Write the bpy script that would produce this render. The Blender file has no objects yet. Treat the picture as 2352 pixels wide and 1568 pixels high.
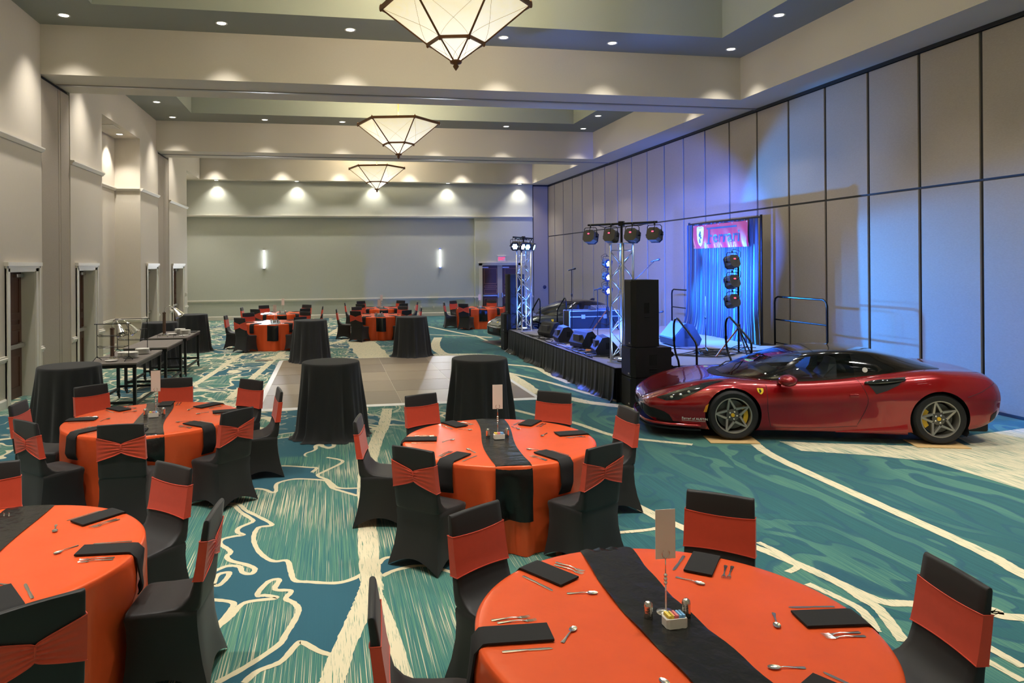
import bpy, bmesh, math, random
from mathutils import Vector, Matrix
from mathutils.bvhtree import BVHTree
R = random.Random(7)
S = bpy.context.scene
COL = S.collection
PI = math.pi

# ------------------------------------------------------------------ camera
H_CAM = 2.47
PSI = math.radians(10.2987)
ROLL = 0.0074
FPX = 1640.0
cam_d = bpy.data.cameras.new('camera')
cam = bpy.data.objects.new('camera', cam_d)
COL.objects.link(cam)
fw = Vector((math.sin(PSI), math.cos(PSI), 0))
rt = Vector((math.cos(PSI), -math.sin(PSI), 0))
up = Vector((0, 0, 1))
r2 = rt * math.cos(ROLL) - up * math.sin(ROLL)
u2 = up * math.cos(ROLL) + rt * math.sin(ROLL)
cam.matrix_world = Matrix(((r2.x, u2.x, -fw.x, 0), (r2.y, u2.y, -fw.y, 0), (r2.z, u2.z, -fw.z, H_CAM), (0, 0, 0, 1)))
cam_d.sensor_width = 36.0
cam_d.lens = FPX / 2352 * 36.0
cam_d.shift_x = (1176 - 1056) / 2352
cam_d.shift_y = -(784 - 606) / 2352
cam_d.clip_start = 0.05
cam_d.clip_end = 200
S.camera = cam

# ------------------------------------------------------------------ world + view
w = bpy.data.worlds.new('world')
S.world = w
w.use_nodes = True
w.node_tree.nodes['Background'].inputs[0].default_value = (1, 0.97, 0.92, 1)
w.node_tree.nodes['Background'].inputs[1].default_value = 0.02
S.view_settings.view_transform = 'Standard'
S.view_settings.look = 'None'
S.view_settings.gamma = 1.0
S.view_settings.use_curve_mapping = False
S.view_settings.exposure = 1.2

# light levels (all belong to fixtures built further down)
P_DOWN = 210.0      # recessed downlights
P_WALLWASH = 60.0
P_CHAND = 190.0
P_SCONCE = 45.0
P_STAGE = 1100.0
WARM = (1.0, 0.95, 0.88)

# ------------------------------------------------------------------ materials
MATS = {}
def lin(c):
    def g(v):
        v /= 255.0
        return v / 12.92 if v <= 0.04045 else ((v + 0.055) / 1.055) ** 2.4
    return (g(c[0]), g(c[1]), g(c[2]), 1)
class NT:
    def __init__(s, name):
        s.m = bpy.data.materials.new(name)
        s.m.use_nodes = True
        s.t = s.m.node_tree
        s.b = s.t.nodes['Principled BSDF']
        s.out = s.t.nodes['Material Output']
    def n(s, typ, **kw):
        nd = s.t.nodes.new(typ)
        for k, v in kw.items():
            if k.startswith('i_'):
                key = k[2:]
                key = int(key) if key.isdigit() else key.replace('_', ' ')
                nd.inputs[key].default_value = v
            else:
                setattr(nd, k, v)
        return nd
    def l(s, a, b):
        s.t.links.new(a, b)
    def coords(s, scale=(1, 1, 1), rot=(0, 0, 0), kind='Object', loc=(0, 0, 0)):
        tc = s.n('ShaderNodeTexCoord')
        mp = s.n('ShaderNodeMapping')
        mp.inputs['Scale'].default_value = scale
        mp.inputs['Rotation'].default_value = rot
        mp.inputs['Location'].default_value = loc
        s.l(tc.outputs[kind], mp.inputs[0])
        return mp.outputs[0]
    def noise(s, vec, scale, detail=2, rough=0.5, dist=0.0):
        nd = s.n('ShaderNodeTexNoise')
        nd.inputs['Scale'].default_value = scale
        nd.inputs['Detail'].default_value = detail
        nd.inputs['Roughness'].default_value = rough
        nd.inputs['Distortion'].default_value = dist
        if vec is not None: s.l(vec, nd.inputs['Vector'])
        return nd.outputs['Fac']
    def math(s, op, a, b=None, clamp=False):
        nd = s.n('ShaderNodeMath', operation=op)
        nd.use_clamp = clamp
        for i, v in enumerate((a, b)):
            if v is None: continue
            if isinstance(v, (int, float)): nd.inputs[i].default_value = v
            else: s.l(v, nd.inputs[i])
        return nd.outputs[0]
    def step(s, v, lo, hi, a=0.0, b=1.0):
        nd = s.n('ShaderNodeMapRange')
        nd.inputs[1].default_value = lo; nd.inputs[2].default_value = hi
        nd.inputs[3].default_value = a; nd.inputs[4].default_value = b
        s.l(v, nd.inputs[0])
        return nd.outputs[0]
    def mix(s, fac, a, b):
        nd = s.n('ShaderNodeMix', data_type='RGBA')
        for i, v in ((0, fac), (6, a), (7, b)):
            if isinstance(v, (int, float)): nd.inputs[i].default_value = v
            elif isinstance(v, tuple): nd.inputs[i].default_value = v
            else: s.l(v, nd.inputs[i])
        return nd.outputs[2]
    def bump(s, h, strength=0.2, dist=0.01):
        nd = s.n('ShaderNodeBump')
        nd.inputs['Strength'].default_value = strength
        nd.inputs['Distance'].default_value = dist
        s.l(h, nd.inputs['Height'])
        s.l(nd.outputs[0], s.b.inputs['Normal'])

def mat(name, col, rough=0.5, metal=0.0, var=0.0, vscale=8.0, stretch=(1, 1, 1), bump=0.0, bscale=None, coat=0.0, sheen=0.0, spec=None, emit=None, estr=0.0, bdist=0.01):
    if name in MATS: return MATS[name]
    t = NT(name)
    t.b.inputs['Roughness'].default_value = rough
    t.b.inputs['Metallic'].default_value = metal
    t.b.inputs['Coat Weight'].default_value = coat
    t.b.inputs['Coat Roughness'].default_value = 0.03
    t.b.inputs['Sheen Weight'].default_value = sheen
    if spec is not None: t.b.inputs['Specular IOR Level'].default_value = spec
    if emit:
        t.b.inputs['Emission Color'].default_value = emit
        t.b.inputs['Emission Strength'].default_value = estr
    v = t.coords(stretch)
    nz = t.noise(v, vscale, 3)
    c1 = tuple(max(0, x * (1 - var)) for x in col[:3]) + (1,)
    c2 = tuple(min(1, x * (1 + var)) for x in col[:3]) + (1,)
    t.l(t.mix(nz, c1, c2), t.b.inputs['Base Color'])
    if bump:
        t.bump(t.noise(v, bscale or vscale, 3), bump, bdist)
    MATS[name] = t.m
    return t.m

M_WALL = mat('wall_vinyl', lin((196, 187, 171)), 0.75, var=0.05, vscale=60, stretch=(1, 1, .12), bump=.15, bscale=90, bdist=.003)
M_TRIM = mat('trim_paint', lin((214, 208, 195)), 0.45, var=.02)
M_BEAM = mat('beam_paint', lin((196, 188, 172)), 0.8, var=.03, vscale=40)
M_CEIL = mat('ceiling_sage', lin((142, 145, 136)), 0.85, var=.03, vscale=40)
M_RECESS = mat('recess_sage', lin((164, 169, 156)), 0.85, var=.03, vscale=40)
M_SOFFIT = mat('soffit_paint', lin((182, 174, 166)), 0.8, var=.02)
M_FABRIC = mat('panel_fabric', lin((158, 147, 132)), 0.9, var=.12, vscale=70, stretch=(1, .35, 1), bump=.25, bscale=120, bdist=.003)
M_SEAM = mat('seam_black', lin((34, 31, 29)), 0.6)
M_DOOR = mat('door_wood', lin((84, 50, 36)), 0.4, var=.35, vscale=5, stretch=(6, 6, .5))
M_STEEL = mat('brushed_steel', lin((190, 188, 184)), 0.3, 1.0, var=.08)
M_CHROME = mat('chrome', lin((232, 229, 222)), 0.2, 1.0)
M_BLACKM = mat('black_metal', lin((24, 24, 25)), 0.4, 0.3)
M_BLACKP = mat('black_plastic', lin((15, 15, 16)), 0.55, var=.1, vscale=200, bump=.2, bscale=300, bdist=.002)
M_SPANDEX = mat('black_spandex', lin((21, 20, 20)), 0.6, sheen=.12, var=.1, vscale=40)
M_SASH = mat('orange_spandex', lin((214, 70, 40)), 0.55, sheen=.2, var=.06, vscale=30)
M_NAPKIN = mat('black_napkin', lin((22, 21, 21)), 0.85, var=.1, vscale=60, bump=.2, bscale=200, bdist=.002)
M_POLYB = mat('black_linen', lin((24, 25, 25)), 0.8, sheen=.1, var=.1, vscale=60, bump=.1, bscale=250, bdist=.002)
M_WHITE = mat('white_ceramic', lin((232, 228, 218)), 0.25)
M_CARD = mat('card_stock', lin((226, 221, 212)), 0.6)
M_BRONZE = mat('lamp_bronze', lin((120, 78, 42)), 0.45, .3, var=.2)
M_COPPER = mat('copper_rod', lin((190, 110, 60)), 0.35, .7)
M_ALU = mat('truss_aluminium', lin((200, 198, 192)), 0.3, .9, var=.1, vscale=20)
M_BUFFET = mat('buffet_laminate', lin((112, 104, 98)), 0.5, var=.25, vscale=4, stretch=(12, .6, 1))
M_TIRE = mat('tyre_rubber', lin((26, 26, 27)), 0.75, var=.1)
M_PLY = mat('plywood', lin((214, 178, 122)), 0.6, var=.2, vscale=6, stretch=(1, 8, 1))
M_TAN = mat('light_paper', lin((210, 205, 195)), .6)

def satin(name, c, rough=.27, bmp=.14):
    if name in MATS: return MATS[name]
    t = NT(name)
    t.b.inputs['Roughness'].default_value = rough
    t.b.inputs['Sheen Weight'].default_value = .25
    t.b.inputs['Specular IOR Level'].default_value = .9
    t.b.inputs['Specular Tint'].default_value = tuple(min(1, x * 1.3 + .25) for x in c[:3]) + (1,)
    t.b.inputs['Sheen Roughness'].default_value = .3
    t.b.inputs['Sheen Tint'].default_value = c
    v = t.coords((1, 1, .25))
    nz = t.noise(v, 4, 3)
    t.l(t.mix(nz, tuple(x * .88 for x in c[:3]) + (1,), tuple(min(1, x * 1.1) for x in c[:3]) + (1,)), t.b.inputs['Base Color'])
    t.bump(t.noise(t.coords((1, 1, 1)), 9, 3), bmp, .02)
    MATS[name] = t.m
    return t.m
M_SATIN = satin('orange_satin', lin((226, 90, 46)))
M_RUNNER = satin('black_satin', lin((30, 30, 29)), .22, .42)

def glass(name, tint=(.8, .85, .85), fac=.1):
    t = NT(name)
    tr = t.n('ShaderNodeBsdfTransparent'); tr.inputs[0].default_value = tint + (1,)
    gl = t.n('ShaderNodeBsdfGlossy'); gl.inputs['Roughness'].default_value = .02
    fr = t.n('ShaderNodeFresnel'); fr.inputs[0].default_value = 1.5
    mx = t.n('ShaderNodeMixShader')
    t.l(t.math('ADD', fr.outputs[0], fac, True), mx.inputs[0])
    t.l(tr.outputs[0], mx.inputs[1]); t.l(gl.outputs[0], mx.inputs[2])
    t.l(mx.outputs[0], t.out.inputs[0])
    MATS[name] = t.m
    return t.m
M_GLASS = glass('car_glass', (.5, .55, .55), .05)
M_CLEAR = glass('clear_plastic', (.9, .92, .93), .05)

def emis(name, col, st):
    if name in MATS: return MATS[name]
    t = NT(name)
    t.b.inputs['Base Color'].default_value = tuple(.75 * x for x in col[:3]) + (1,)
    t.b.inputs['Emission Color'].default_value = col if len(col) == 4 else col + (1,)
    t.b.inputs['Emission Strength'].default_value = st
    MATS[name] = t.m
    return t.m
M_DOWN = emis('downlight_lens', (1, .96, .9), 3.0)
M_SCON = emis('sconce_tube', (.93, .96, 1), 2.6)
M_LEDB = emis('led_blue', (.35, .6, 1), 14.0)
M_LEDC = emis('led_cyan', (.25, .9, 1), 14.0)
M_LEDW = emis('led_pale', (.75, .9, 1), 16.0)

def lampglass():
    t = NT('amber_lamp_glass')
    v = t.coords((1, 1, 2.2))
    nz = t.noise(v, 3.2, 4, .6, .6)
    gp = t.n('ShaderNodeNewGeometry')
    sep = t.n('ShaderNodeSeparateXYZ'); tc = t.n('ShaderNodeTexCoord')
    t.l(tc.outputs['Object'], sep.inputs[0])
    hz = t.step(sep.outputs[2], 0.25, .9)
    a = t.mix(nz, (1.0, .93, .70, 1), (1.0, .80, .36, 1))
    c = t.mix(hz, (1.0, .96, .80, 1), a)
    t.l(c, t.b.inputs['Base Color'])
    t.l(c, t.b.inputs['Emission Color'])
    t.l(t.step(sep.outputs[2], 0.0, .95, .46, .27), t.b.inputs['Emission Strength'])
    t.b.inputs['Roughness'].default_value = .35
    return t.m
M_LAMPG = lampglass()

# ------------------------------------------------------------------ mesh helpers
class MB:
    def __init__(s):
        s.v = []; s.f = []; s.mi = []
    def add(s, vs, fs, mi=0):
        o = len(s.v)
        s.v.extend([tuple(p) for p in vs])
        for f in fs:
            s.f.append(tuple(i + o for i in f)); s.mi.append(mi)
        return s
    def box(s, x0, x1, y0, y1, z0, z1, mi=0, mtx=None):
        vs = [Vector((x, y, z)) for z in (z0, z1) for y in (y0, y1) for x in (x0, x1)]
        if mtx: vs = [mtx @ p for p in vs]
        return s.add(vs, [(0, 2, 3, 1), (4, 5, 7, 6), (0, 1, 5, 4), (2, 6, 7, 3), (0, 4, 6, 2), (1, 3, 7, 5)], mi)
    def cbox(s, c, sz, mi=0, mtx=None):
        return s.box(c[0] - sz[0] / 2, c[0] + sz[0] / 2, c[1] - sz[1] / 2, c[1] + sz[1] / 2, c[2] - sz[2] / 2, c[2] + sz[2] / 2, mi, mtx)
    def bbox(s, x0, x1, y0, y1, z0, z1, b=.01, mi=0, mtx=None):
        # chamfered box
        bm = bmesh.new()
        bmesh.ops.create_cube(bm, size=1)
        for p in bm.verts:
            p.co = Vector((x0 + (p.co.x + .5) * (x1 - x0), y0 + (p.co.y + .5) * (y1 - y0), z0 + (p.co.z + .5) * (z1 - z0)))
        bmesh.ops.bevel(bm, geom=bm.edges[:], offset=b, segments=2, affect='EDGES', profile=.5)
        bm.verts.index_update()
        vs = [(mtx @ p.co) if mtx else p.co.copy() for p in bm.verts]
        fs = [tuple(q.index for q in f.verts) for f in bm.faces]
        bm.free()
        return s.add(vs, fs, mi)
    def tube(s, pts, r, seg=8, mi=0, cap=True, closed=False):
        pts = [Vector(p) for p in pts]
        n = len(pts)
        rs = r if isinstance(r, (list, tuple)) else [r] * n
        rings = []
        prev = None
        for i, p in enumerate(pts):
            if closed: t = pts[(i + 1) % n] - pts[i - 1]
            elif i == 0: t = pts[1] - p
            elif i == n - 1: t = p - pts[-2]
            else: t = (pts[i + 1] - p).normalized() + (p - pts[i - 1]).normalized()
            if t.length < 1e-9: t = Vector((0, 0, 1))
            t.normalize()
            if prev is None:
                a = Vector((0, 0, 1)) if abs(t.z) < .9 else Vector((1, 0, 0))
                nrm = t.cross(a).normalized()
            else:
                nrm = prev - t * prev.dot(t)
                if nrm.length < 1e-6: nrm = t.orthogonal()
                nrm.normalize()
            prev = nrm
            b = t.cross(nrm)
            rings.append([p + (nrm * math.cos(2 * PI * k / seg) + b * math.sin(2 * PI * k / seg)) * rs[i] for k in range(seg)])
        vs = [q for ring in rings for q in ring]
        fs = []
        for i in range(n if closed else n - 1):
            j = (i + 1) % n
            for k in range(seg):
                l = (k + 1) % seg
                fs.append((i * seg + k, i * seg + l, j * seg + l, j * seg + k))
        if cap and not closed:
            fs.append(tuple(reversed(range(seg))))
            fs.append(tuple((n - 1) * seg + k for k in range(seg)))
        return s.add(vs, fs, mi)
    def cyl(s, p0, p1, r, seg=12, mi=0):
        return s.tube([p0, p1], r, seg, mi)
    def lathe(s, prof, seg=24, mi=0, org=(0, 0, 0), mtx=None, cap=True):
        vs = []
        for (r, z) in prof:
            for k in range(seg):
                a = 2 * PI * k / seg
                p = Vector((org[0] + r * math.cos(a), org[1] + r * math.sin(a), org[2] + z))
                vs.append(mtx @ p if mtx else p)
        fs = []
        for i in range(len(prof) - 1):
            for k in range(seg):
                l = (k + 1) % seg
                fs.append((i * seg + k, i * seg + l, (i + 1) * seg + l, (i + 1) * seg + k))
        if cap and prof[0][0] > 1e-6: fs.append(tuple(reversed(range(seg))))
        if cap and prof[-1][0] > 1e-6: fs.append(tuple((len(prof) - 1) * seg + k for k in range(seg)))
        return s.add(vs, fs, mi)
    def grid(s, rows, mi=0, closed_u=False, closed_v=False):
        nv = len(rows); nu = len(rows[0])
        vs = [p for row in rows for p in row]
        fs = []
        for i in range(nv if closed_v else nv - 1):
            for k in range(nu if closed_u else nu - 1):
                l = (k + 1) % nu; j = (i + 1) % nv
                fs.append((i * nu + k, i * nu + l, j * nu + l, j * nu + k))
        return s.add(vs, fs, mi)
    def prism(s, poly, z0, z1, mi=0, mtx=None):
        n = len(poly)
        vs = [Vector((p[0], p[1], z)) for z in (z0, z1) for p in poly]
        if mtx: vs = [mtx @ p for p in vs]
        fs = [tuple(reversed(range(n))), tuple(range(n, 2 * n))] + [(k, (k + 1) % n, n + (k + 1) % n, n + k) for k in range(n)]
        return s.add(vs, fs, mi)
    def sphere(s, c, r, seg=12, rings=8, mi=0, sc=(1, 1, 1)):
        prof = [(max(1e-7, r * math.sin(PI * i / rings)), -r * math.cos(PI * i / rings)) for i in range(rings + 1)]
        m = Matrix.Translation(c) @ Matrix.Diagonal((sc[0], sc[1], sc[2], 1))
        return s.lathe(prof, seg, mi, (0, 0, 0), m)
    def mesh(s, name, mats, smooth=None):
        me = bpy.data.meshes.new(name)
        me.from_pydata(s.v, [], s.f)
        for m in mats: me.materials.append(m)
        if len(mats) > 1: me.polygons.foreach_set('material_index', s.mi)
        bm = bmesh.new(); bm.from_mesh(me)
        bmesh.ops.remove_doubles(bm, verts=bm.verts, dist=1e-5)
        bmesh.ops.recalc_face_normals(bm, faces=bm.faces)
        bm.to_mesh(me); bm.free()
        if smooth:
            me.polygons.foreach_set('use_smooth', [True] * len(me.polygons))
            if smooth is not True: me.set_sharp_from_angle(angle=math.radians(smooth))
        me.update()
        return me

def link(name, me, parent=None, loc=(0, 0, 0), rot=(0, 0, 0)):
    o = bpy.data.objects.new(name, me)
    COL.objects.link(o)
    if parent: o.parent = parent
    o.location = loc; o.rotation_euler = rot
    return o
def obj(name, mb, m, parent=None, smooth=None, loc=(0, 0, 0), rot=(0, 0, 0)):
    return link(name, mb.mesh(name, m if isinstance(m, (list, tuple)) else [m], smooth), parent, loc, rot)
def tag(o, label, cat, group=None):
    o['label'] = label; o['category'] = cat
    if group: o['group'] = group
    return o
def thing(name, label, cat, loc=(0, 0, 0), rz=0, group=None):
    o = link(name, None, None, loc, (0, 0, rz))
    o.empty_display_size = .1
    return tag(o, label, cat, group)
def struct(o):
    o['kind'] = 'structure'
    return o
def copy_tree(o, parent=None):
    c = o.copy(); COL.objects.link(c); c.parent = parent
    for ch in list(o.children): copy_tree(ch, c)
    return c
def spot(parent, loc, target, power, col, angle=100, blend=.6, size=.06, name='lamp_beam'):
    ld = bpy.data.lights.new(name, 'SPOT')
    ld.energy = power; ld.color = col; ld.spot_size = math.radians(angle); ld.spot_blend = blend; ld.shadow_soft_size = size
    o = bpy.data.objects.new(name, ld); COL.objects.link(o)
    o.parent = parent
    o.location = loc
    d = Vector(target) - Vector(loc)
    o.rotation_euler = d.to_track_quat('-Z', 'Y').to_euler()
    return o
def cr(p0, p1, p2, p3, t):
    return tuple(.5 * ((2 * b) + (-a + c) * t + (2 * a - 5 * b + 4 * c - d) * t * t + (-a + 3 * b - 3 * c + d) * t ** 3) for a, b, c, d in zip(p0, p1, p2, p3))
def spline(pts, n, closed=False):
    # n samples per span
    m = len(pts); out = []
    for i in range(m if closed else m - 1):
        if closed: q = [pts[(i + k) % m] for k in (-1, 0, 1, 2)]
        else: q = [pts[max(0, i - 1)], pts[i], pts[i + 1], pts[min(m - 1, i + 2)]]
        for k in range(n): out.append(cr(*q, k / n))
    if not closed: out.append(tuple(pts[-1]))
    return out
# ================================================================== setting
XL, XR = -5.6, 10.49
YN, YR = -3.6, 33.77
YU = 33.5
ZS, ZC = 6.28, 7.265
BEAMS = [(5.74, 7.34), (15.34, 16.94), (24.9, 26.45)]
RX0, RX1 = -4.25, 8.30
RECESS = [(-1.0, 4.35), (8.72, 14.03), (18.36, 23.52), (27.9, 32.0)]
ZRC = 8.35

# ---- right wall: operable partition of fabric panels
mb = MB(); mb.box(XR + .03, XR + .25, YN, YR + .3, 0, ZC)
wall_right = struct(obj('wall_right', mb, M_SEAM))
seams = [16.182 + 1.2535 * k for k in range(0, 15)]
seams = [16.182 - 1.2445 * k for k in range(16, 0, -1)] + seams
ZJ = 3.775
for a, b in zip(seams[:-1], seams[1:]):
    for z0, z1 in ((.03, ZJ - .02), (ZJ + .02, ZS - .085)):
        mb = MB(); mb.bbox(XR, XR + .045, a + .032, b - .032, z0, z1, .006)
        obj('panel', mb, M_FABRIC, wall_right)
mb = MB(); mb.box(XR - .02, XR + .1, YN, YU, ZS - .07, ZS + .02)
obj('track', mb, M_SEAM, wall_right)
mb = MB(); mb.box(XR - .012, XR + .05, YN, YU, 0, .05)
obj('floor_seal', mb, M_SEAM, wall_right)

# ---- left wall with openings, alcove and pockets
TW = .42
DOORS = [(13.86, 15.02, 1), (17.40, 18.55, 2), (23.62, 24.80, 3), (27.25, 29.05, 4)]
ZD = 2.40
mb = MB()
def lwall(y0, y1, holes=(), z1=ZC):
    ys = y0
    for a, b in holes:
        mb.box(XL - TW, XL, ys, a, 0, z1); mb.box(XL - TW, XL, a, b, ZD, z1); ys = b
    mb.box(XL - TW, XL, ys, y1, 0, z1)
lwall(YN, 15.37, [DOORS[0][:2]])
lwall(16.96, 19.19, [DOORS[1][:2]])
lwall(22.85, 25.10, [DOORS[2][:2]])
lwall(26.72, 29.93, [DOORS[3][:2]])
AX = -6.32
mb.box(XL - TW, XL, 19.19, 22.85, 6.30, ZC)              # over the alcove
mb.box(AX - .15, AX, 19.0, 23.0, 0, 6.6)                   # alcove back
mb.box(AX, XL - TW + .001, 19.04, 19.19, 0, 6.6)
mb.box(AX, XL - TW + .001, 22.85, 23.0, 0, 6.6)
mb.box(AX, XL - TW, 19.19, 22.85, 6.30, 6.6)
mb.box(-6.55, -6.40, 29.93, YR + .3, 0, ZC)                # rear alcove
mb.box(-6.45, XL - TW + .001, 29.80, 29.93, 0, ZC)
mb.box(XL - TW, XL, 29.93, 32.9, ZS, ZC)
mb.box(-6.45, XL - TW, 29.93, 32.9, ZS, ZS + .3)
for a, b in ((15.37, 16.96), (25.10, 26.72)):
    mb.box(XL - .7, XL - .25, a - .1, b + .1, 0, ZC)
    mb.box(XL - .7, XL, a, b, ZS + .02, ZC)
wall_left = struct(obj('wall_left', mb, M_WALL))

# pockets for the folding partitions
def pocket(n, y0, y1, cuts):
    m = MB(); m.box(XL - .25, XL - .06, y0, y1, 0, ZS + .02)
    o = struct(obj('door_%d' % n, m, M_SEAM))
    ys = y0 + .035
    for c in cuts + [y1]:
        m = MB(); m.bbox(XL - .06, XL - .012, ys, c - .012, .02, ZS - .06, .006)
        obj('panel', m, M_FABRIC, o); ys = c + .012
    return o
pocket(5, 15.37, 16.96, [16.31, 16.43])
pocket(6, 25.10, 26.72, [25.95, 26.15])

# left doors: leaf + casing + hardware
def left_door(n, y0, y1, bar=True, double=False):
    D = .24
    m = MB(); m.box(XL - D - .05, XL - D, y0, y1, 0, ZD)
    o = struct(obj('door_%d' % n, m, M_DOOR))
    leaves = [(y0, y1)] if not double else [(y0, (y0 + y1) / 2 - .01), ((y0 + y1) / 2 + .01, y1)]
    for a, b in leaves:
        for z0, z1 in ((.18, .80), (.92, 1.28), (1.36, 1.50), (1.58, 2.28)):
            m = MB()
            for (c0, c1, e0, e1) in ((a + .12, b - .12, z0, z0 + .03), (a + .12, b - .12, z1 - .03, z1)):
                m.box(XL - D, XL - D + .014, c0, c1, e0, e1)
            for c in (a + .12, b - .15):
                m.box(XL - D, XL - D + .014, c, c + .03, z0 + .03, z1 - .03)
            obj('panel', m, M_DOOR, o)
        if bar:
            m = MB(); m.bbox(XL - D + .03, XL - D + .08, a + .06, b - .06, .95, 1.03, .01)
            m.box(XL - D, XL - D + .04, a + .06, a + .12, .96, 1.02); m.box(XL - D, XL - D + .04, b - .2, b - .06, .94, 1.04)
            obj('push_bar', m, M_STEEL, o)
        m = MB(); m.box(XL - D, XL - D + .07, b - .38, b - .08, 2.28, 2.34)
        obj('door_closer', m, M_STEEL, o)
    # jamb lining
    for nm, (a, b, c, d) in (('jamb', (y0, y0 + .02, 0, ZD)), ('jamb', (y1 - .02, y1, 0, ZD)), ('jamb', (y0, y1, ZD - .02, ZD))):
        m = MB(); m.box(XL - D, XL + .004, a, b, c, d); obj(nm, m, M_TRIM, o)
    cw = .15
    for nm, (a, b, c, d) in (('casing', (y0 - cw, y0 + .01, 0, ZD + cw)), ('casing', (y1 - .01, y1 + cw, 0, ZD + cw)), ('casing', (y0 - cw, y1 + cw, ZD - .01, ZD + cw))):
        m = MB(); m.box(XL, XL + .025, a, b, c, d)
        if d - c < .5: m.box(XL, XL + .07, a - .03, b + .03, d - .06, d + .01); m.box(XL, XL + .045, a - .015, b + .015, d - .10, d - .06)
        else:
            q = a if a < y0 else b - .04
            m.box(XL, XL + .045, q, q + .04, c, d)
        obj(nm, m, M_TRIM, o)
    return o
for y0, y1, n in DOORS: left_door(n, y0, y1, True, n == 4)

# mouldings on the left wall
tn = [0]
def moulding(prof, p0, p1, nrm, name=None):
    # prof: list of (out, z) ; runs p0->p1 in plan, nrm = outward normal
    m = MB()
    n = len(prof)
    vs = []
    for p in (p0, p1):
        for o_, z in prof: vs.append((p[0] + nrm[0] * o_, p[1] + nrm[1] * o_, z))
    fs = [(k, (k + 1) % n, n + (k + 1) % n, n + k) for k in range(n)] + [tuple(range(n)), tuple(reversed(range(n, 2 * n)))]
    m.add(vs, fs)
    if name is None:
        tn[0] += 1; name = 'trim_%d' % tn[0]
    return struct(obj(name, m, M_TRIM))
def rail_prof(z): return [(0, z), (.02, z), (.025, z + .03), (.05, z + .045), (.055, z + .075), (.03, z + .085), (.035, z + .11), (0, z + .115)]
def belt_prof(z): return [(0, z), (.03, z), (.055, z + .03), (.08, z + .06), (.08, z + .085), (0, z + .09)]
def base_prof(): return [(0, 0), (.028, 0), (.028, .14), (.012, .17), (0, .17)]
cwid = .155
LSEG = [(YN, 15.36), (16.97, 19.19), (22.85, 25.09), (26.73, 29.93)]
for (a, b), (d0, d1, n) in zip(LSEG, DOORS):
    moulding(belt_prof(4.73), (XL, a), (XL, b), (1, 0))
    for s0, s1 in ((a, d0 - cwid), (d1 + cwid, b)):
        if s1 - s0 > .03:
            moulding(rail_prof(.80), (XL, s0), (XL, s1), (1, 0))
            moulding(base_prof(), (XL, s0), (XL, s1), (1, 0))
moulding(belt_prof(4.73), (AX, 19.19), (AX, 22.85), (1, 0)); moulding(rail_prof(.80), (AX, 19.19), (AX, 22.85), (1, 0)); moulding(base_prof(), (AX, 19.19), (AX, 22.85), (1, 0))
for yy, ny in ((22.85, -1), (19.19, 1)):
    moulding(belt_prof(4.73), (AX, yy), (XL, yy), (0, ny)); moulding(rail_prof(.80), (AX, yy), (XL, yy), (0, ny))

# ---- rear wall
mb = MB()
mb.box(-6.6, 6.84, YR, YR + .3, 0, 4.9)
mb.box(-6.6, 9.70, YU, YR + .3, 4.66, ZS + .1)
mb.box(6.84, 7.17, YU, YR + .3, 0, 4.7); mb.box(8.97, 9.70, YU, YR + .3, 0, 4.7); mb.box(7.17, 8.97, YU, YR + .3, ZD, 4.7)
mb.box(9.70, XR + .2, YU + .02, YR + .3, 0, ZS + .1)
wall_rear = struct(obj('wall_rear', mb, mat('wall_vinyl_light_tint', lin((186, 188, 175)), 0.75, var=.05, vscale=60, stretch=(1, 1, .12), bump=.15, bscale=90, bdist=.003)))  # same vinyl, with the greenish cast of the light put into its colour
mb = MB(); mb.bbox(9.74, 10.46, YU - .03, YU + .03, .02, ZS - .07, .006)
obj('panel', mb, M_FABRIC, wall_rear)
mb = MB(); mb.box(9.70, XR, YU - .005, YU + .021, 0, ZS)
obj('panel_gap', mb, M_SEAM, wall_rear)
moulding(belt_prof(4.66), (-6.4, YU), (9.70, YU), (0, -1))
moulding(rail_prof(.80), (-6.4, YR), (6.84, YR), (0, -1)); moulding(base_prof(), (-6.4, YR), (6.84, YR), (0, -1), 'baseboard_rear')
moulding(rail_prof(.80), (6.84, YU), (7.02, YU), (0, -1)); moulding(rail_prof(.80), (9.12, YU), (9.70, YU), (0, -1))
moulding(rail_prof(.80), (6.84, YU), (6.84, YR), (-1, 0))
moulding(base_prof(), (9.12, YU), (9.70, YU), (0, -1))
# exit doors
mb = MB(); mb.box(7.17, 8.97, YU + .14, YU + .19, 0, ZD)
door7 = struct(obj('door_7', mb, M_DOOR))
mb = MB(); mb.box(7.95, 8.19, YU + .10, YU + .141, 0, ZD); obj('mullion', mb, M_TRIM if False else M_SOFFIT, door7)
for a, b in ((7.17, 7.95), (8.19, 8.97)):
    for z0, z1 in ((.18, .80), (1.02, 1.26), (1.32, 1.42), (1.5, 2.25)):
        m = MB()
        for e in (z0, z1 - .025): m.box(a + .13, b - .02, YU + .125, YU + .14, e, e + .025)
        for c in (a + .13, b - .045): m.box(c, c + .025, YU + .125, YU + .14, z0 + .025, z1 - .025)
        obj('panel', m, mat('door_bead', lin((150, 104, 78)), .4), door7)
    m = MB(); m.bbox(a + .05, b + (.04 if a < 7.5 else -.03), YU + .04, YU + .10, .90, .98, .012)
    m.bbox((b - .02) if a < 7.5 else a - .06, (b + .06) if a < 7.5 else a + .02, YU + .02, YU + .12, .84, 1.06, .01)
    obj('push_bar', m, M_STEEL, door7)
    m = MB(); m.box(a + .02, a + .33, YU + .06, YU + .14, 2.26, 2.32); obj('door_closer', m, M_STEEL, door7)
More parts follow.
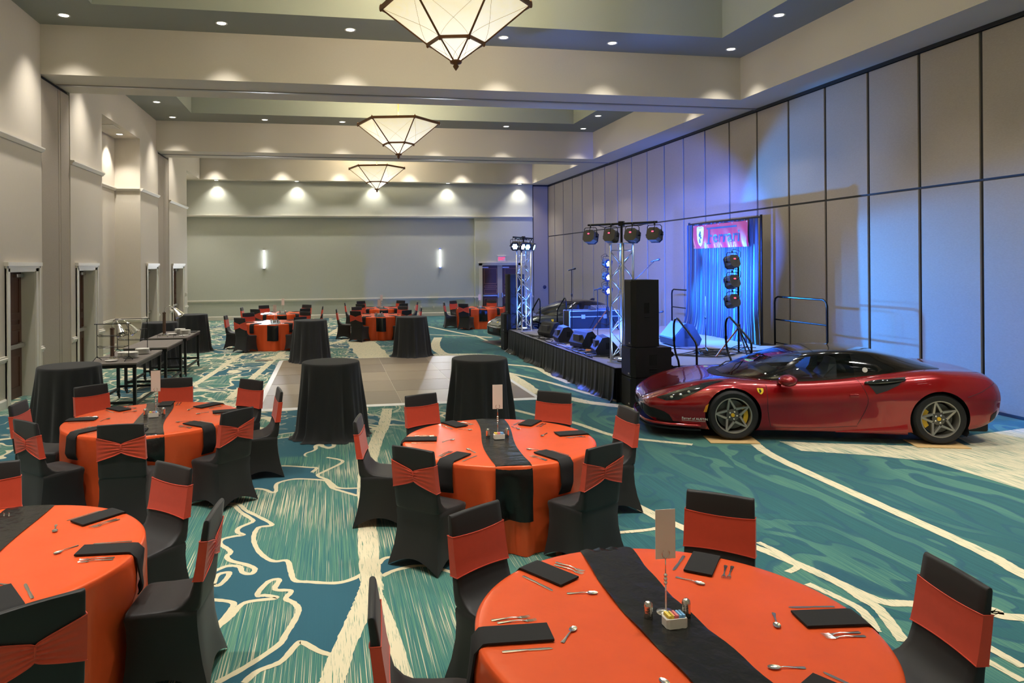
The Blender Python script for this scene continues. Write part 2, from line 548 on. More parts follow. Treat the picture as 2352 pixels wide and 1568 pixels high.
for (a, b, c, d) in ((7.02, 7.18, 0, ZD + .15), (8.96, 9.12, 0, ZD + .15), (7.02, 9.12, ZD - .01, ZD + .15)):
    m = MB(); m.box(a, b, YU - .025, YU, c, d)
    if d - c < .5: m.box(a - .03, b + .03, YU - .06, YU, d - .05, d + .01)
    obj('casing', m, M_TRIM, door7)
for x in (7.17, 8.95):
    m = MB(); m.box(x, x + .02, YU, YU + .14, 0, ZD); obj('jamb', m, M_TRIM, door7)
# near wall behind the camera, alcove side
mb = MB(); mb.box(-6.2, XR + .25, YN - .2, YN, 0, ZC + .1)
struct(obj('wall_near', mb, M_WALL))

# ---- ceiling
mb = MB()
bays = [(YN, 5.74), (7.34, 15.34), (16.94, 24.9), (26.45, 32.95)]
for (a, b), (r0, r1) in zip(bays, RECESS):
    for x0, x1, y0, y1 in ((XL - .1, RX0, a - .1, b + .1), (RX1, 9.6, a - .1, b + .1), (RX0, RX1, a - .1, r0), (RX0, RX1, r1, b + .1)):
        mb.box(x0, x1, y0, y1, ZC, ZC + .12)
ceiling = struct(obj('ceiling', mb, M_CEIL))
for (r0, r1) in RECESS:
    m = MB()
    m.box(RX0 - .1, RX1 + .1, r0 - .1, r1 + .1, ZRC, ZRC + .1)
    for x0, x1, y0, y1 in ((RX0 - .1, RX0 + .004, r0 - .1, r1 + .1), (RX1 - .004, RX1 + .1, r0 - .1, r1 + .1), (RX0, RX1, r0 - .1, r0 + .004), (RX0, RX1, r1 - .004, r1 + .1)):
        m.box(x0, x1, y0, y1, ZC + .001, ZRC)
    obj('recess', m, M_RECESS, ceiling)
for i, (a, b) in enumerate(BEAMS):
    m = MB(); m.box(XL, 9.53, a, b, ZS, ZC + .05)
    bo = obj('beam', m, M_BEAM, ceiling)
    c = (a + b) / 2 + .06
    m = MB(); m.box(XL, XR, c - .05, c + .05, ZS - .02, ZS + .001)
    obj('track', m, mat('track_paint', lin((150, 146, 142)), .35, .3), bo)
m = MB(); m.box(9.53, XR + .1, YN, YU, ZS, ZC + .05)
obj('soffit', m, M_BEAM, ceiling)
m = MB(); m.box(XL - .85, 9.53, 32.93, YU + .02, ZS, ZC + .05)
obj('soffit', m, M_BEAM, ceiling)

# ---- recessed downlights
dl = MB()
dl.lathe([(.085, 0.0), (.115, -.012), (.12, 0.0)], 24)
dl_trim = dl.mesh('trim_ring', [M_WHITE], True)
dl = MB(); dl.lathe([(.001, -.003), (.086, -.003), (.086, .0)], 24)
dl_lens = dl.mesh('lens', [M_DOWN], False)
def downlight(x, y, z, label, group, power=P_DOWN, angle=82, blend=1.0, col=WARM):
    t = thing('recessed_downlight', label, 'downlight', (x, y, z), 0, group)
    link('trim_ring', dl_trim, t); link('lens', dl_lens, t)
    spot(t, (0, 0, -.03), (0, 0, -3), power, col, angle, blend, .08)
    return t
ROWX = (-4.96, -2.08, .44, 3.66, 6.1, 8.93)
for i, (yf, ym, yn) in enumerate(((5.0, 2.2, -1.6), (14.74, 12.56, 8.0), (24.28, 22.1, 17.6), (32.45, 29.5, 27.1))):  # far row of the last bay is added, out of view, to brighten the rear
    lab = 'round white downlight in the grey-green ceiling tray of ' + ('the bay above the foreground tables', 'the bay with the biggest amber lantern', 'the middle bay between the two beams', 'the bay before the rear wall, far row added for light')[i]
    grp = 'downlights of ceiling bay %d' % (i + 1)
    for y in (yf, yn):
        if y is None: continue
        for x in ROWX: downlight(x, y, ZC, lab, grp, P_DOWN * (1.8, 1, 1, .85)[i])
    if i < 3:
        for x in (-4.95, 8.64): downlight(x, ym, ZC, lab, grp, P_DOWN * (1.8, 1, 1)[i])
        for x in (-4.95, 8.64): downlight(x, (ym + yn) / 2, ZC, lab, grp)
for x in (-4.96, -1.46, 2.02, 5.5, 9.0):
    downlight(x, 33.24, ZS, 'bright downlight in the narrow soffit above the rear wall', 'rear soffit downlights', P_WALLWASH, 110, .8, (1, .95, .86))
downlight(-5.97, 22.1, 6.30, 'downlight in the ceiling of the tall left alcove beside the air vent', None, 110, 95, .6, (1, .95, .86))
downlight(-6.0, 31.6, ZS, 'downlight in the ceiling of the rear corner alcove', None, 120, 95, .6, (1, .95, .86))
# air vents in the alcove ceilings
for (x, y, z, lab) in ((-5.97, 20.9, 6.30, 'slatted white air vent in the tall left alcove ceiling'), (-6.0, 30.8, ZS, 'slatted white air vent in the rear corner alcove ceiling')):
    t = thing('air_vent', lab, 'vent', (x, y, z))
    m = MB()
    for a, b, c, d in ((-.25, .25, -.3, -.26), (-.25, .25, .26, .3), (-.25, -.21, -.26, .26), (.21, .25, -.26, .26)): m.box(a, b, c, d, -.015, -.001)
    obj('frame', m, M_TRIM, t)
    for k in range(9):
        m = MB(); m.box(-.21, .21, -.25 + k * .057, -.25 + k * .057 + .035, -.012, -.002); obj('slat', m, M_TRIM, t)

# ---- chandeliers
def chandelier_proto():
    t = thing('hexagonal_chandelier', '', 'chandelier')
    def ring(Rr, z, ph=math.radians(-13)): return [Vector((Rr * math.cos(ph + k * PI / 3), Rr * math.sin(ph + k * PI / 3), z)) for k in range(6)]
    top, mid, low = ring(1.20, .90), ring(.45, .30), ring(.06, .02)
    for lo, hi, nm in ((mid, top, 'glass_pane'), (low, mid, 'glass_pane')):
        for k in range(6):
            l = (k + 1) % 6
            a, b, c, d = lo[k], lo[l], hi[l], hi[k]
            m = MB()
            n = 6
            rows = [[(a.lerp(d, j / n)).lerp(b.lerp(c, j / n), i / n) for i in range(n + 1)] for j in range(n + 1)]
            m.grid(rows)
            pane = obj(nm, m, M_LAMPG, t)
            # came lines: two bowed wires crossing the pane
            cm = MB()
            for s_ in (0, 1):
                pts = []
                for j in range(11):
                    q = j / 10
                    uu = q + .16 * math.sin(PI * q)
                    uu = min(1, max(0, uu if s_ == 0 else 1 - uu))
                    p = (a.lerp(d, q)).lerp(b.lerp(c, q), uu)
                    pts.append(p * 1.0 + Vector((p.x, p.y, 0)).normalized() * .004)
                cm.tube(pts, .0022, 4)
            obj('came', cm, M_BRONZE, pane)
    for ringp, r_, nm in ((top, .034, 'top_rim'), (mid, .026, 'lower_rim')):
        m = MB()
        for k in range(6):
            a, b = ringp[k], ringp[(k + 1) % 6]
            d = (b - a).normalized(); ang = math.atan2(d.y, d.x)
            mt = Matrix.Translation((a + b) / 2) @ Matrix.Rotation(ang, 4, 'Z')
            L = (b - a).length
            m.box(-L / 2 - .01, L / 2 + .01, -.02, .02, -r_, r_, 0, mt)
        obj(nm, m, M_BRONZE, t)
        for p in ringp:
            m = MB(); m.lathe([(.001, -.06), (.02, -.045), (.026, 0), (.02, .045), (.001, .075)], 10, 0, p)
            obj('finial', m, M_BRONZE, t, True)
    for k in range(6):
        m = MB(); m.tube([mid[k], top[k]], .018, 6); m.tube([low[k], mid[k]], .014, 6)
        obj('rib', m, M_BRONZE, t)
    m = MB(); m.lathe([(.001, -.13), (.025, -.10), (.05, -.06), (.03, -.03), (.09, -.01), (.10, .02), (.07, .04)], 12)
    obj('finial', m, M_BRONZE, t, True)
    m = MB(); m.tube([(0, 0, .05), (0, 0, 2.64)], .018, 8); m.lathe([(.03, .95), (.07, .97), (.03, 1.0), (.05, 1.05), (.02, 1.1)], 10)
    for k in range(6): m.tube([(0, 0, 1.0), top[k] + Vector((0, 0, .02))], .008, 5)
    obj('rod', m, M_COPPER, t)
    m = MB(); m.lathe([(.001, 2.672), (.12, 2.672), (.10, 2.60), (.02, 2.58)], 16); obj('canopy', m, M_COPPER, t)
    ld = bpy.data.lights.new('bulb', 'POINT'); ld.energy = P_CHAND; ld.color = (1, .89, .68); ld.shadow_soft_size = .35
    b = bpy.data.objects.new('bulb', ld); COL.objects.link(b); b.parent = t; b.location = (0, 0, 1.28)
    return t
cp = chandelier_proto()
for i, y in enumerate((1.6, 11.22, 20.9, 30.7)):
    c = cp if i == 0 else copy_tree(cp)
    c.location = (2.0, y, 5.68)
    c['label'] = 'hexagonal amber glass chandelier in bronze frame hanging ' + ('over the foreground tables', 'over the cocktail tables', 'between the two ceiling beams', 'in front of the rear wall')[i]
    c['group'] = 'amber glass chandeliers'

# ---- wall sconces, exit sign, alarm, outlets
for x, lab in ((-2.96, 'upright white tube sconce on the rear wall towards the buffet side'), (5.17, 'upright white tube sconce on the rear wall towards the exit doors')):
    t = thing('wall_sconce', lab, 'sconce', (x, YR, 2.75), 0, 'rear wall sconces')
    m = MB(); m.bbox(-.04, .04, -.10, -.02, -.43, .43, .012); obj('diffuser', m, M_SCON, t)
    for s in (-1, 1):
        m = MB(); m.bbox(-.055, .055, -.11, 0, s * .44 - .035, s * .44 + .035, .006); obj('end_cap', m, M_STEEL, t)
    m = MB(); m.box(-.04, .04, -.022, 0, -.44, .44); obj('back_plate', m, M_STEEL, t)
    ld = bpy.data.lights.new('tube_glow', 'AREA'); ld.shape = 'RECTANGLE'; ld.size = .09; ld.size_y = .85; ld.energy = P_SCONCE; ld.color = (.9, .95, 1)
    b = bpy.data.objects.new('tube_glow', ld); COL.objects.link(b); b.parent = t; b.location = (0, -.104, 0); b.rotation_euler = (-PI / 2, 0, 0)

def text(name, body, size, m, parent, loc, rot, ext=.002, shear=0, sx=1, bold=0.0, align='CENTER'):
    cu = bpy.data.curves.new(name, 'FONT'); cu.body = body; cu.size = size; cu.extrude = ext; cu.align_x = align; cu.align_y = 'CENTER'; cu.shear = shear; cu.offset = bold
    tmp = bpy.data.objects.new(name, cu); COL.objects.link(tmp)
    dg = bpy.context.evaluated_depsgraph_get()
    me = bpy.data.meshes.new_from_object(tmp.evaluated_get(dg))
    bpy.data.objects.remove(tmp)
    me.materials.clear(); me.materials.append(m)
    o = link(name, me, parent, loc, rot)
    o.scale = (sx, 1, 1)
    return o
t = thing('exit_sign', 'white exit sign with red letters above the double wooden doors', 'exit sign', (8.13, YU, 2.70))
m = MB(); m.bbox(-.19, .19, -.05, 0, -.13, .13, .012); obj('housing', m, mat('sign_white', (.62, .58, .6, 1), .4, emit=(1, .6, .68, 1), estr=.06), t)
m = MB(); m.bbox(-.21, .21, -.07, 0, .125, .165, .01); obj('canopy', m, M_TRIM, t)
text('lettering', 'EXIT', .21, emis('sign_red', (1, .01, .06), .5), t, (0, -.052, 0), (PI / 2, 0, 0), .002, 0, .75, .004)
t = thing('alarm_disc', 'round dark alarm disc on the grey corner panel beside the far car', 'alarm', (10.27, YU - .03, 1.32))
m = MB(); m.lathe([(.001, -.03), (.05, -.03), (.085, -.015), (.085, 0)], 20, 0, (0, 0, 0), Matrix.Rotation(-PI / 2, 4, 'X')); obj('disc', m, mat('alarm_dark', lin((52, 50, 70)), .5), t)
for x in (3.95, 4.25, 4.85, .95):
    m = MB(); m.bbox(-.04, .04, -.012, 0, -.06, .06, .004); m.box(-.015, .015, -.014, -.011, .012, .036); m.box(-.015, .015, -.014, -.011, -.036, -.012)
    tag(obj('wall_outlet', m, M_TRIM, None, None, (x, YR, .42)), 'cream wall outlet low on the rear wall between sconce and exit', 'outlet', 'rear wall outlets')
m = MB(); m.bbox(-.045, .045, -.02, 0, -.07, .07, .004); m.bbox(-.02, .02, -.03, -.018, -.03, .03, .004)
tag(obj('thermostat', m, M_TRIM, None, None, (-5.58, 29.6, 1.35), (0, 0, PI / 2)), 'small white thermostat on the wall edge by the farthest side door', 'thermostat')
# ================================================================== carpet floor
def carpet_mats():
    C_BLUE = lin((44, 92, 107)); C_TEAL = lin((46, 101, 104)); C_GREEN = lin((86, 132, 110)); C_DK = lin((35, 81, 88)); C_CREAM = lin((212, 202, 170))
    def pile(t):
        v = t.coords((1, 1, 1))
        t.bump(t.noise(v, 260, 2), .35, .004)
        t.b.inputs['Roughness'].default_value = .95
        t.b.inputs['Sheen Weight'].default_value = .15
        t.b.inputs['Specular IOR Level'].default_value = .1
    def streak(t, sx=210, sy=.9, loc=(0, 0, 0), det=2):
        return t.noise(t.coords((sx, sy, 1), (0, 0, 0), 'Object', loc), 1.0, det, .6)
    # base
    t = NT('carpet_base'); pile(t)
    P = t.coords((1, 1, 1))
    sep = t.n('ShaderNodeSeparateXYZ'); t.l(P, sep.inputs[0])
    wob = t.noise(P, .35, 1)
    xx = t.math('ADD', sep.outputs[0], t.math('MULTIPLY', t.math('SUBTRACT', wob, .5), 3.0))
    right = t.step(xx, 1.6, 2.2)
    s1 = streak(t); s2 = streak(t, 150, .7, (3.1, 9.2, 0))
    # left style: green stripes, river islands with cream outline
    big = t.noise(P, .9, 2)
    stripes = t.mix(t.step(s1, .44, .56), C_TEAL, C_GREEN)
    stripes = t.mix(t.step(t.math('ADD', s2, t.math('MULTIPLY', big, .5)), .84, .88, 0, .85), stripes, C_CREAM)
    nz = t.noise(t.coords((1, .85, 1), (0, 0, .3), 'Object', (4.2, 1.7, 0)), .62, 2.2, .55, .9)
    river = t.step(nz, .515, .52)
    left = t.mix(river, stripes, t.mix(t.step(s1, .3, .7, 0, .35), C_BLUE, C_TEAL))
    dl = t.math('ABSOLUTE', t.math('SUBTRACT', nz, .517))
    far = t.step(sep.outputs[1], 10.0, 14.0)
    line1 = t.math('SUBTRACT', 1.0, t.step(dl, .010, .013))
    nz2 = t.noise(t.coords((1, .9, 1), (0, 0, -.2), 'Object', (1.2, 6.7, 0)), 1.25, 2.0, .5, 1.3)
    dl2 = t.math('ABSOLUTE', t.math('SUBTRACT', nz2, .5))
    line2 = t.math('MULTIPLY', t.math('SUBTRACT', 1.0, t.step(dl2, .018, .022)), far)
    # the traced central aisle keeps only its own drawn outlines
    ax = t.step(t.math('ABSOLUTE', t.math('ADD', sep.outputs[0], .1)), 1.55, 1.6)
    ay = t.step(sep.outputs[1], 9.4, 9.5)
    keep = t.math('MAXIMUM', ax, ay)
    line1k = t.math('MULTIPLY', line1, keep)
    left = t.mix(t.math('MULTIPLY', t.math('SUBTRACT', 1.0, keep), 1.0), left, stripes)
    left = t.mix(t.math('MAXIMUM', line1k, line2), left, C_CREAM)
    # right style: marbled green over teal with dark veins
    mz = t.noise(t.coords((1.0, .45, 1), (0, 0, .12), 'Object', (7.3, 2.1, 0)), .85, 2.2, .5, 1.0)
    g = t.step(t.math('SINE', t.math('MULTIPLY', mz, 42.0)), -.15, .1)
    vein = t.math('SUBTRACT', 1.0, t.step(t.math('ABSOLUTE', t.math('SUBTRACT', t.math('SINE', t.math('MULTIPLY', mz, 42.0)), .0)), .25, .4))
    patch = t.step(t.noise(t.coords((1, .45, 1), (0, 0, 0), 'Object', (2, 5, 0)), .8, 2), .40, .56)
    grn = t.mix(t.step(s1, .40, .60), C_TEAL, C_GREEN)
    rc = t.mix(t.math('MULTIPLY', g, patch), t.mix(t.step(s2, .35, .65), C_DK, C_TEAL), grn)
    rc = t.mix(t.math('MULTIPLY', vein, .8), rc, lin((36, 82, 98)))
    c = t.mix(right, left, rc)
    t.l(c, t.b.inputs['Base Color'])
    # plain blue
    b = NT('carpet_blue'); pile(b)
    s = streak(b)
    b.l(b.mix(b.step(s, .3, .7, 0, .5), C_BLUE, lin((41, 86, 100))), b.b.inputs['Base Color'])
    # cream outline
    k = NT('carpet_cream'); pile(k)
    k.l(k.mix(k.noise(k.coords(), 30, 3), lin((204, 193, 158)), C_CREAM), k.b.inputs['Base Color'])
    # brushed cream band
    q = NT('carpet_band'); pile(q)
    s = streak(q, 170, 4.5, (0, 0, 0), 3)
    q.l(q.mix(q.step(s, .36, .42), lin((70, 128, 106)), C_CREAM), q.b.inputs['Base Color'])
    # thinly streaked flare
    f = NT('carpet_flare'); pile(f)
    s = streak(f, 130, 2.0, (0, 0, 0), 3)
    f.l(f.mix(f.step(s, .42, .47), lin((60, 122, 108)), C_CREAM), f.b.inputs['Base Color'])
    return [t.m, b.m, k.m, q.m, f.m]
LINES= [[(0.27,7.71),(0.11,7.9),(0.01,8.03),(-0.04,8.22),(-0.09,8.34),(-0.35,8.45),(-0.5,8.43),(-0.61,8.31),(-0.6,8.05),(-0.64,8.01),(-0.73,8.13),(-0.85,8.17),(-0.9,7.94)],[(0.28,7.97),(0.07,8.03),(-0.04,8.33),(-0.16,8.55),(-0.07,8.72),(0.14,9.09),(-0.06,9.33)],[(-0.23,8.69),(-0.18,8.86),(-0.27,8.91),(-0.58,9.04),(-0.79,9.02)],[(-1.16,7.76),(-0.96,7.69),(-0.85,7.47),(-0.72,7.28),(-0.56,7.01),(-0.68,6.96),(-0.7,6.71),(-0.64,6.43),(-0.55,6.23),(-0.47,6.14),(-0.37,6.13),(-0.33,5.92),(-0.29,5.74),(-0.18,5.69),(0.02,5.63),(0.15,5.67),(0.26,5.78)],[(-1.24,7.66),(-1.11,7.66),(-1.0,7.66),(-0.9,7.44),(-0.77,7.21),(-0.75,7.14),(-0.78,7.09),(-0.86,6.99),(-0.86,6.88),(-0.8,6.8),(-0.88,6.78),(-0.97,6.73),(-0.98,6.63),(-0.89,6.48),(-0.86,6.4),(-0.88,6.32),(-0.83,6.22),(-0.7,6.12),(-0.62,6.02),(-0.64,5.93),(-0.71,5.97),(-0.75,6.09),(-0.85,6.12),(-0.94,6.04),(-0.99,6.03)],[(-0.81,4.97),(-0.77,5.1),(-0.7,5.25),(-0.63,5.43),(-0.41,5.46),(-0.49,5.52),(-0.55,5.53),(-0.54,5.63),(-0.48,5.77),(-0.41,5.77),(-0.43,5.61),(-0.31,5.56),(-0.34,5.44),(-0.28,5.36),(-0.24,5.25),(-0.26,5.1),(-0.31,4.91),(-0.35,4.78),(-0.53,4.56),(-0.68,4.42)],[(-0.52,4.39),(-0.45,4.5),(-0.32,4.58),(-0.24,4.75),(-0.2,4.79),(-0.09,4.66),(-0.01,4.6),(0.04,4.59)],[(-0.91,5.78),(-0.9,5.96),(-0.82,5.99),(-0.82,5.89),(-0.86,5.77),(-0.91,5.78)],[(-0.94,5.52),(-0.86,5.52),(-0.72,5.45),(-0.72,5.34),(-0.78,5.14),(-0.86,5.08)],[(0.38,5.92),(0.45,6.03),(0.65,6.02),(0.8,5.96)],[(0.39,5.68),(0.5,5.77),(0.69,5.82),(0.83,5.75),(1.0,5.58)]]
BLUE= [(-1.16,7.76),(-0.96,7.69),(-0.85,7.47),(-0.72,7.28),(-0.56,7.01),(-0.68,6.96),(-0.7,6.71),(-0.64,6.43),(-0.55,6.23),(-0.47,6.14),(-0.37,6.13),(-0.33,5.92),(-0.29,5.74),(-0.18,5.69),(0.02,5.63),(0.15,5.67),(0.26,5.78),(0.23,5.29),(0.17,5.04),(0.07,4.64),(0.04,4.59),(-0.01,4.6),(-0.09,4.66),(-0.2,4.79),(-0.24,4.75),(-0.32,4.58),(-0.45,4.5),(-0.52,4.39),(-0.68,4.42),(-0.53,4.56),(-0.35,4.78),(-0.31,4.91),(-0.26,5.1),(-0.24,5.25),(-0.28,5.36),(-0.34,5.44),(-0.31,5.56),(-0.43,5.61),(-0.41,5.77),(-0.48,5.77),(-0.54,5.63),(-0.55,5.53),(-0.49,5.52),(-0.41,5.46),(-0.63,5.43),(-0.7,5.25),(-0.77,5.1),(-0.81,4.97),(-0.86,5.08),(-0.95,5.52),(-0.99,6.03),(-0.94,6.04),(-0.85,6.12),(-0.75,6.09),(-0.71,5.97),(-0.64,5.93),(-0.62,6.02),(-0.7,6.12),(-0.83,6.22),(-0.88,6.32),(-0.86,6.4),(-0.89,6.48),(-0.98,6.63),(-0.97,6.73),(-0.88,6.78),(-0.8,6.8),(-0.86,6.88),(-0.86,6.99),(-0.78,7.09),(-0.75,7.14),(-0.77,7.21),(-0.9,7.44),(-1.0,7.66),(-1.11,7.66),(-1.24,7.66)]
BLUE2= [(0.27,7.71),(0.11,7.9),(0.01,8.03),(-0.04,8.22),(-0.09,8.34),(-0.35,8.45),(-0.5,8.43),(-0.61,8.31),(-0.6,8.05),(-0.64,8.01),(-0.73,8.13),(-0.85,8.17),(-0.93,8.74),(-0.79,9.02),(-0.58,9.04),(-0.27,8.91),(-0.18,8.86),(-0.23,8.69),(-0.16,8.55),(-0.04,8.33),(0.07,8.03),(0.28,7.97)]
BLUE3= [(0.38,5.92),(0.45,6.03),(0.65,6.02),(0.8,5.96),(0.98,5.8),(1.0,5.58),(0.83,5.75),(0.69,5.82),(0.5,5.77),(0.39,5.68)]
BANDS= [([(0.95,12.27),(0.8,11.05),(0.63,10.11),(0.48,9.01),(0.39,8.47),(0.33,6.91),(0.3,5.77),(0.3,5.44)],0.15),([(0.28,5.51),(0.24,5.33),(0.17,5.04),(0.06,4.62),(-0.01,4.29),(-0.06,4.09)],0.13),([(0.31,5.56),(0.33,5.31),(0.38,4.87),(0.43,4.21),(0.45,3.99)],0.085),([(5.65,8.8),(5.5,7.96),(5.43,5.41),(5.34,4.73),(5.32,4.28)],0.12),([(3.01,6.98),(3.27,6.01),(3.58,5.66),(3.73,5.26),(3.79,5.04),(3.9,4.58),(4.09,4.48),(4.56,4.3),(4.69,4.15)],0.09),([(3.58,4.91),(3.65,4.67),(3.68,4.49),(3.63,4.32),(3.56,4.19)],0.06),([(3.83,4.9),(3.81,4.61),(3.81,4.45),(3.64,4.04)],0.07),([(3.69,5.72),(3.74,5.42),(3.71,5.21),(3.56,5.12)],0.05),([(4.11,3.93),(4.12,3.65)],0.06),([(3.96,3.81),(3.98,3.53)],0.05),([(4.22,17.0),(4.76,16.34),(4.77,15.12),(4.84,14.04)],0.14),([(3.91,15.77),(4.45,14.24),(4.75,12.99),(5.03,12.01)],0.1),([(3.88,15.58),(3.9,14.2),(3.85,13.2),(3.95,13.03),(4.3,12.46),(4.49,12.04),(4.99,11.46),(5.04,10.95)],0.22),([(2.98,11.83),(3.3,11.15),(3.67,10.62),(3.94,9.72),(4.17,9.43),(4.81,8.95)],0.09),([(1.72,11.85),(2.46,11.17)],0.05),([(3.75,28.23),(4.81,24.2),(5.28,23.18)],0.12),([(3.31,24.9),(5.35,23.46)],0.1),([(3.56,23.77),(3.13,21.5),(3.03,19.76),(3.25,18.84)],0.25),([(0.96,23.18),(1.06,20.87),(1.15,18.89)],0.75),([(-0.76,21.65),(-0.06,22.54),(0.55,23.96)],0.2),([(-0.83,23.9),(-0.11,25.63),(0.44,28.71)],0.2),([(-1.85,13.74),(-1.61,17.4),(-1.34,21.04)],0.14),([(-2.79,15.56),(-2.63,17.64),(-2.44,20.5),(-2.03,21.97)],0.13),([(-3.14,14.57),(-2.79,15.56)],0.12),([(3.0,6.85),(3.08,6.33),(2.93,6.19),(2.49,6.17)],0.05),([(4.89,24.18),(5.0,20.23)],0.1),([(-4.67,11.24),(-4.28,11.42),(-3.79,11.74)],0.1)]
FLARE= [(6.06,8.88),(6.03,8.37),(6.74,7.99),(7.25,7.59),(7.31,6.46),(7.41,6.22),(9.51,7.98),(9.4,8.9),(8.97,8.64),(8.58,8.54),(8.41,8.17),(7.64,8.28),(6.62,8.64)]
FLARE2= [(2.53,19.01),(2.84,19.51),(4.01,19.23),(4.5,18.72),(3.86,18.51),(2.72,18.69)]
_p, _q = BANDS[3][0][-2:]
BANDS[3][0].append((_q[0] + (_q[0] - _p[0]) * 4, _q[1] + (_q[1] - _p[1]) * 4))
BANDS[4][0].append((BANDS[4][0][-1][0] + 1.6, BANDS[4][0][-1][1] - .5))
FLARE = [((10.45 if x > 9.3 else x), y) for x, y in FLARE]
fl = MB()
fl.add([(-7, YN - .2, 0), (XR + .3, YN - .2, 0), (XR + .3, YR + .4, 0), (-7, YR + .4, 0)], [(0, 1, 2, 3)], 0)
def ribbon(pts, wd, z, mi, jag=.0, n=6, taper=False):
    sp = spline(pts, n)
    rr = random.Random(len(pts) * 7 + int(wd * 1000))
    rows = []
    for i, p in enumerate(sp):
        a = sp[max(0, i - 1)]; b = sp[min(len(sp) - 1, i + 1)]
        d = Vector((b[0] - a[0], b[1] - a[1], 0))
        if d.length < 1e-6: d = Vector((0, 1, 0))
        d.normalize(); nn = Vector((-d.y, d.x, 0))
        w_ = wd / 2 * (1 + jag * (rr.random() - .5))
        if taper: w_ *= min(1, .15 + 3 * min(i, len(sp) - 1 - i) / len(sp))
        rows.append([Vector((p[0], p[1], z)) + nn * w_, Vector((p[0], p[1], z)) - nn * w_])
    fl.grid(rows, mi)
def fill(poly, z, mi):
    bm = bmesh.new()
    vs = [bm.verts.new((p[0], p[1], z)) for p in poly]
    es = [bm.edges.new((vs[i], vs[(i + 1) % len(vs)])) for i in range(len(vs))]
    r_ = bmesh.ops.triangle_fill(bm, edges=es, use_beauty=True)
    bm.verts.index_update()
    fl.add([v.co.copy() for v in bm.verts], [tuple(v.index for v in f.verts) for f in bm.faces], mi)
    bm.free()
def smooth_closed(poly): return poly
fill(BLUE, .0010, 1); fill(BLUE2, .0010, 1); fill(BLUE3, .0010, 1)
for i, p in enumerate(LINES): ribbon(p, .045, .0018 + i * .00005, 2, .25)
for i, (p, wd) in enumerate(BANDS): ribbon(p, wd * 1.15, .0028 + i * .00005, 3, .16, 14)
fill(FLARE, .0024, 4); fill(FLARE2, .0024, 4)
floor = struct(obj('floor', fl, carpet_mats()))

# ================================================================== dance floor
def df_mat(i):
    t = NT('dance_laminate_%d' % i)
    v = t.coords((1, 1, 1), (0, 0, 0), 'Object', (i * 3.7, i * 1.3, 0))
    g = t.noise(t.coords((.8, 60, 1), (0, 0, 0), 'Object', (i * 3.7, i * 1.3, 0)), 1.0, 3)
    base = [(132, 118, 99), (122, 109, 92), (140, 126, 106)][i]
    t.l(t.mix(g, lin(tuple(int(x * .86) for x in base)), lin(tuple(int(x * 1.1) for x in base))), t.b.inputs['Base Color'])
    t.b.inputs['Roughness'].default_value = .42
    return t.m
DFM = [df_mat(i) for i in range(3)]
t = thing('dance_floor', 'portable grey wood-look dance floor with white edging on the carpet', 'dance floor', (1.24, 15.74, 0))
xs = [-2.44 + 1.22 * i for i in range(5)]; ys = [-3.14 + 1.256 * i for i in range(6)]
for j in range(5):
    for i in range(4):
        m = MB(); m.bbox(xs[i] + .003, xs[i + 1] - .003, ys[j] + .011, ys[j + 1] - .011, .002, .020, .003)
        obj('floor_panel', m, DFM[(i + 2 * j) % 3], t)
m = MB(); m.box(xs[0], xs[-1], ys[0], ys[-1], .001, .0165)
obj('joint_strip', m, mat('df_joint', lin((206, 200, 188)), .4), t)
M_EDGE = mat('df_edge', lin((232, 230, 226)), .35)
E_ = .11
for (a, b, c, d) in (((xs[0] - E_, ys[0] - E_), (xs[-1] + E_, ys[0] - E_), (xs[-1], ys[0]), (xs[0], ys[0])), ((xs[-1] + E_, ys[-1] + E_), (xs[0] - E_, ys[-1] + E_), (xs[0], ys[-1]), (xs[-1], ys[-1])), ((xs[0] - E_, ys[-1] + E_), (xs[0] - E_, ys[0] - E_), (xs[0], ys[0]), (xs[0], ys[-1])), ((xs[-1] + E_, ys[0] - E_), (xs[-1] + E_, ys[-1] + E_), (xs[-1], ys[-1]), (xs[-1], ys[0]))):
    m = MB()
    m.add([a + (.003,), b + (.003,), c + (.021,), d + (.021,), a + (.001,), b + (.001,), c + (.001,), d + (.001,)], [(0, 1, 2, 3), (7, 6, 5, 4), (0, 4, 5, 1), (1, 5, 6, 2), (2, 6, 7, 3), (3, 7, 4, 0)])
    obj('edge_ramp', m, M_EDGE, t)
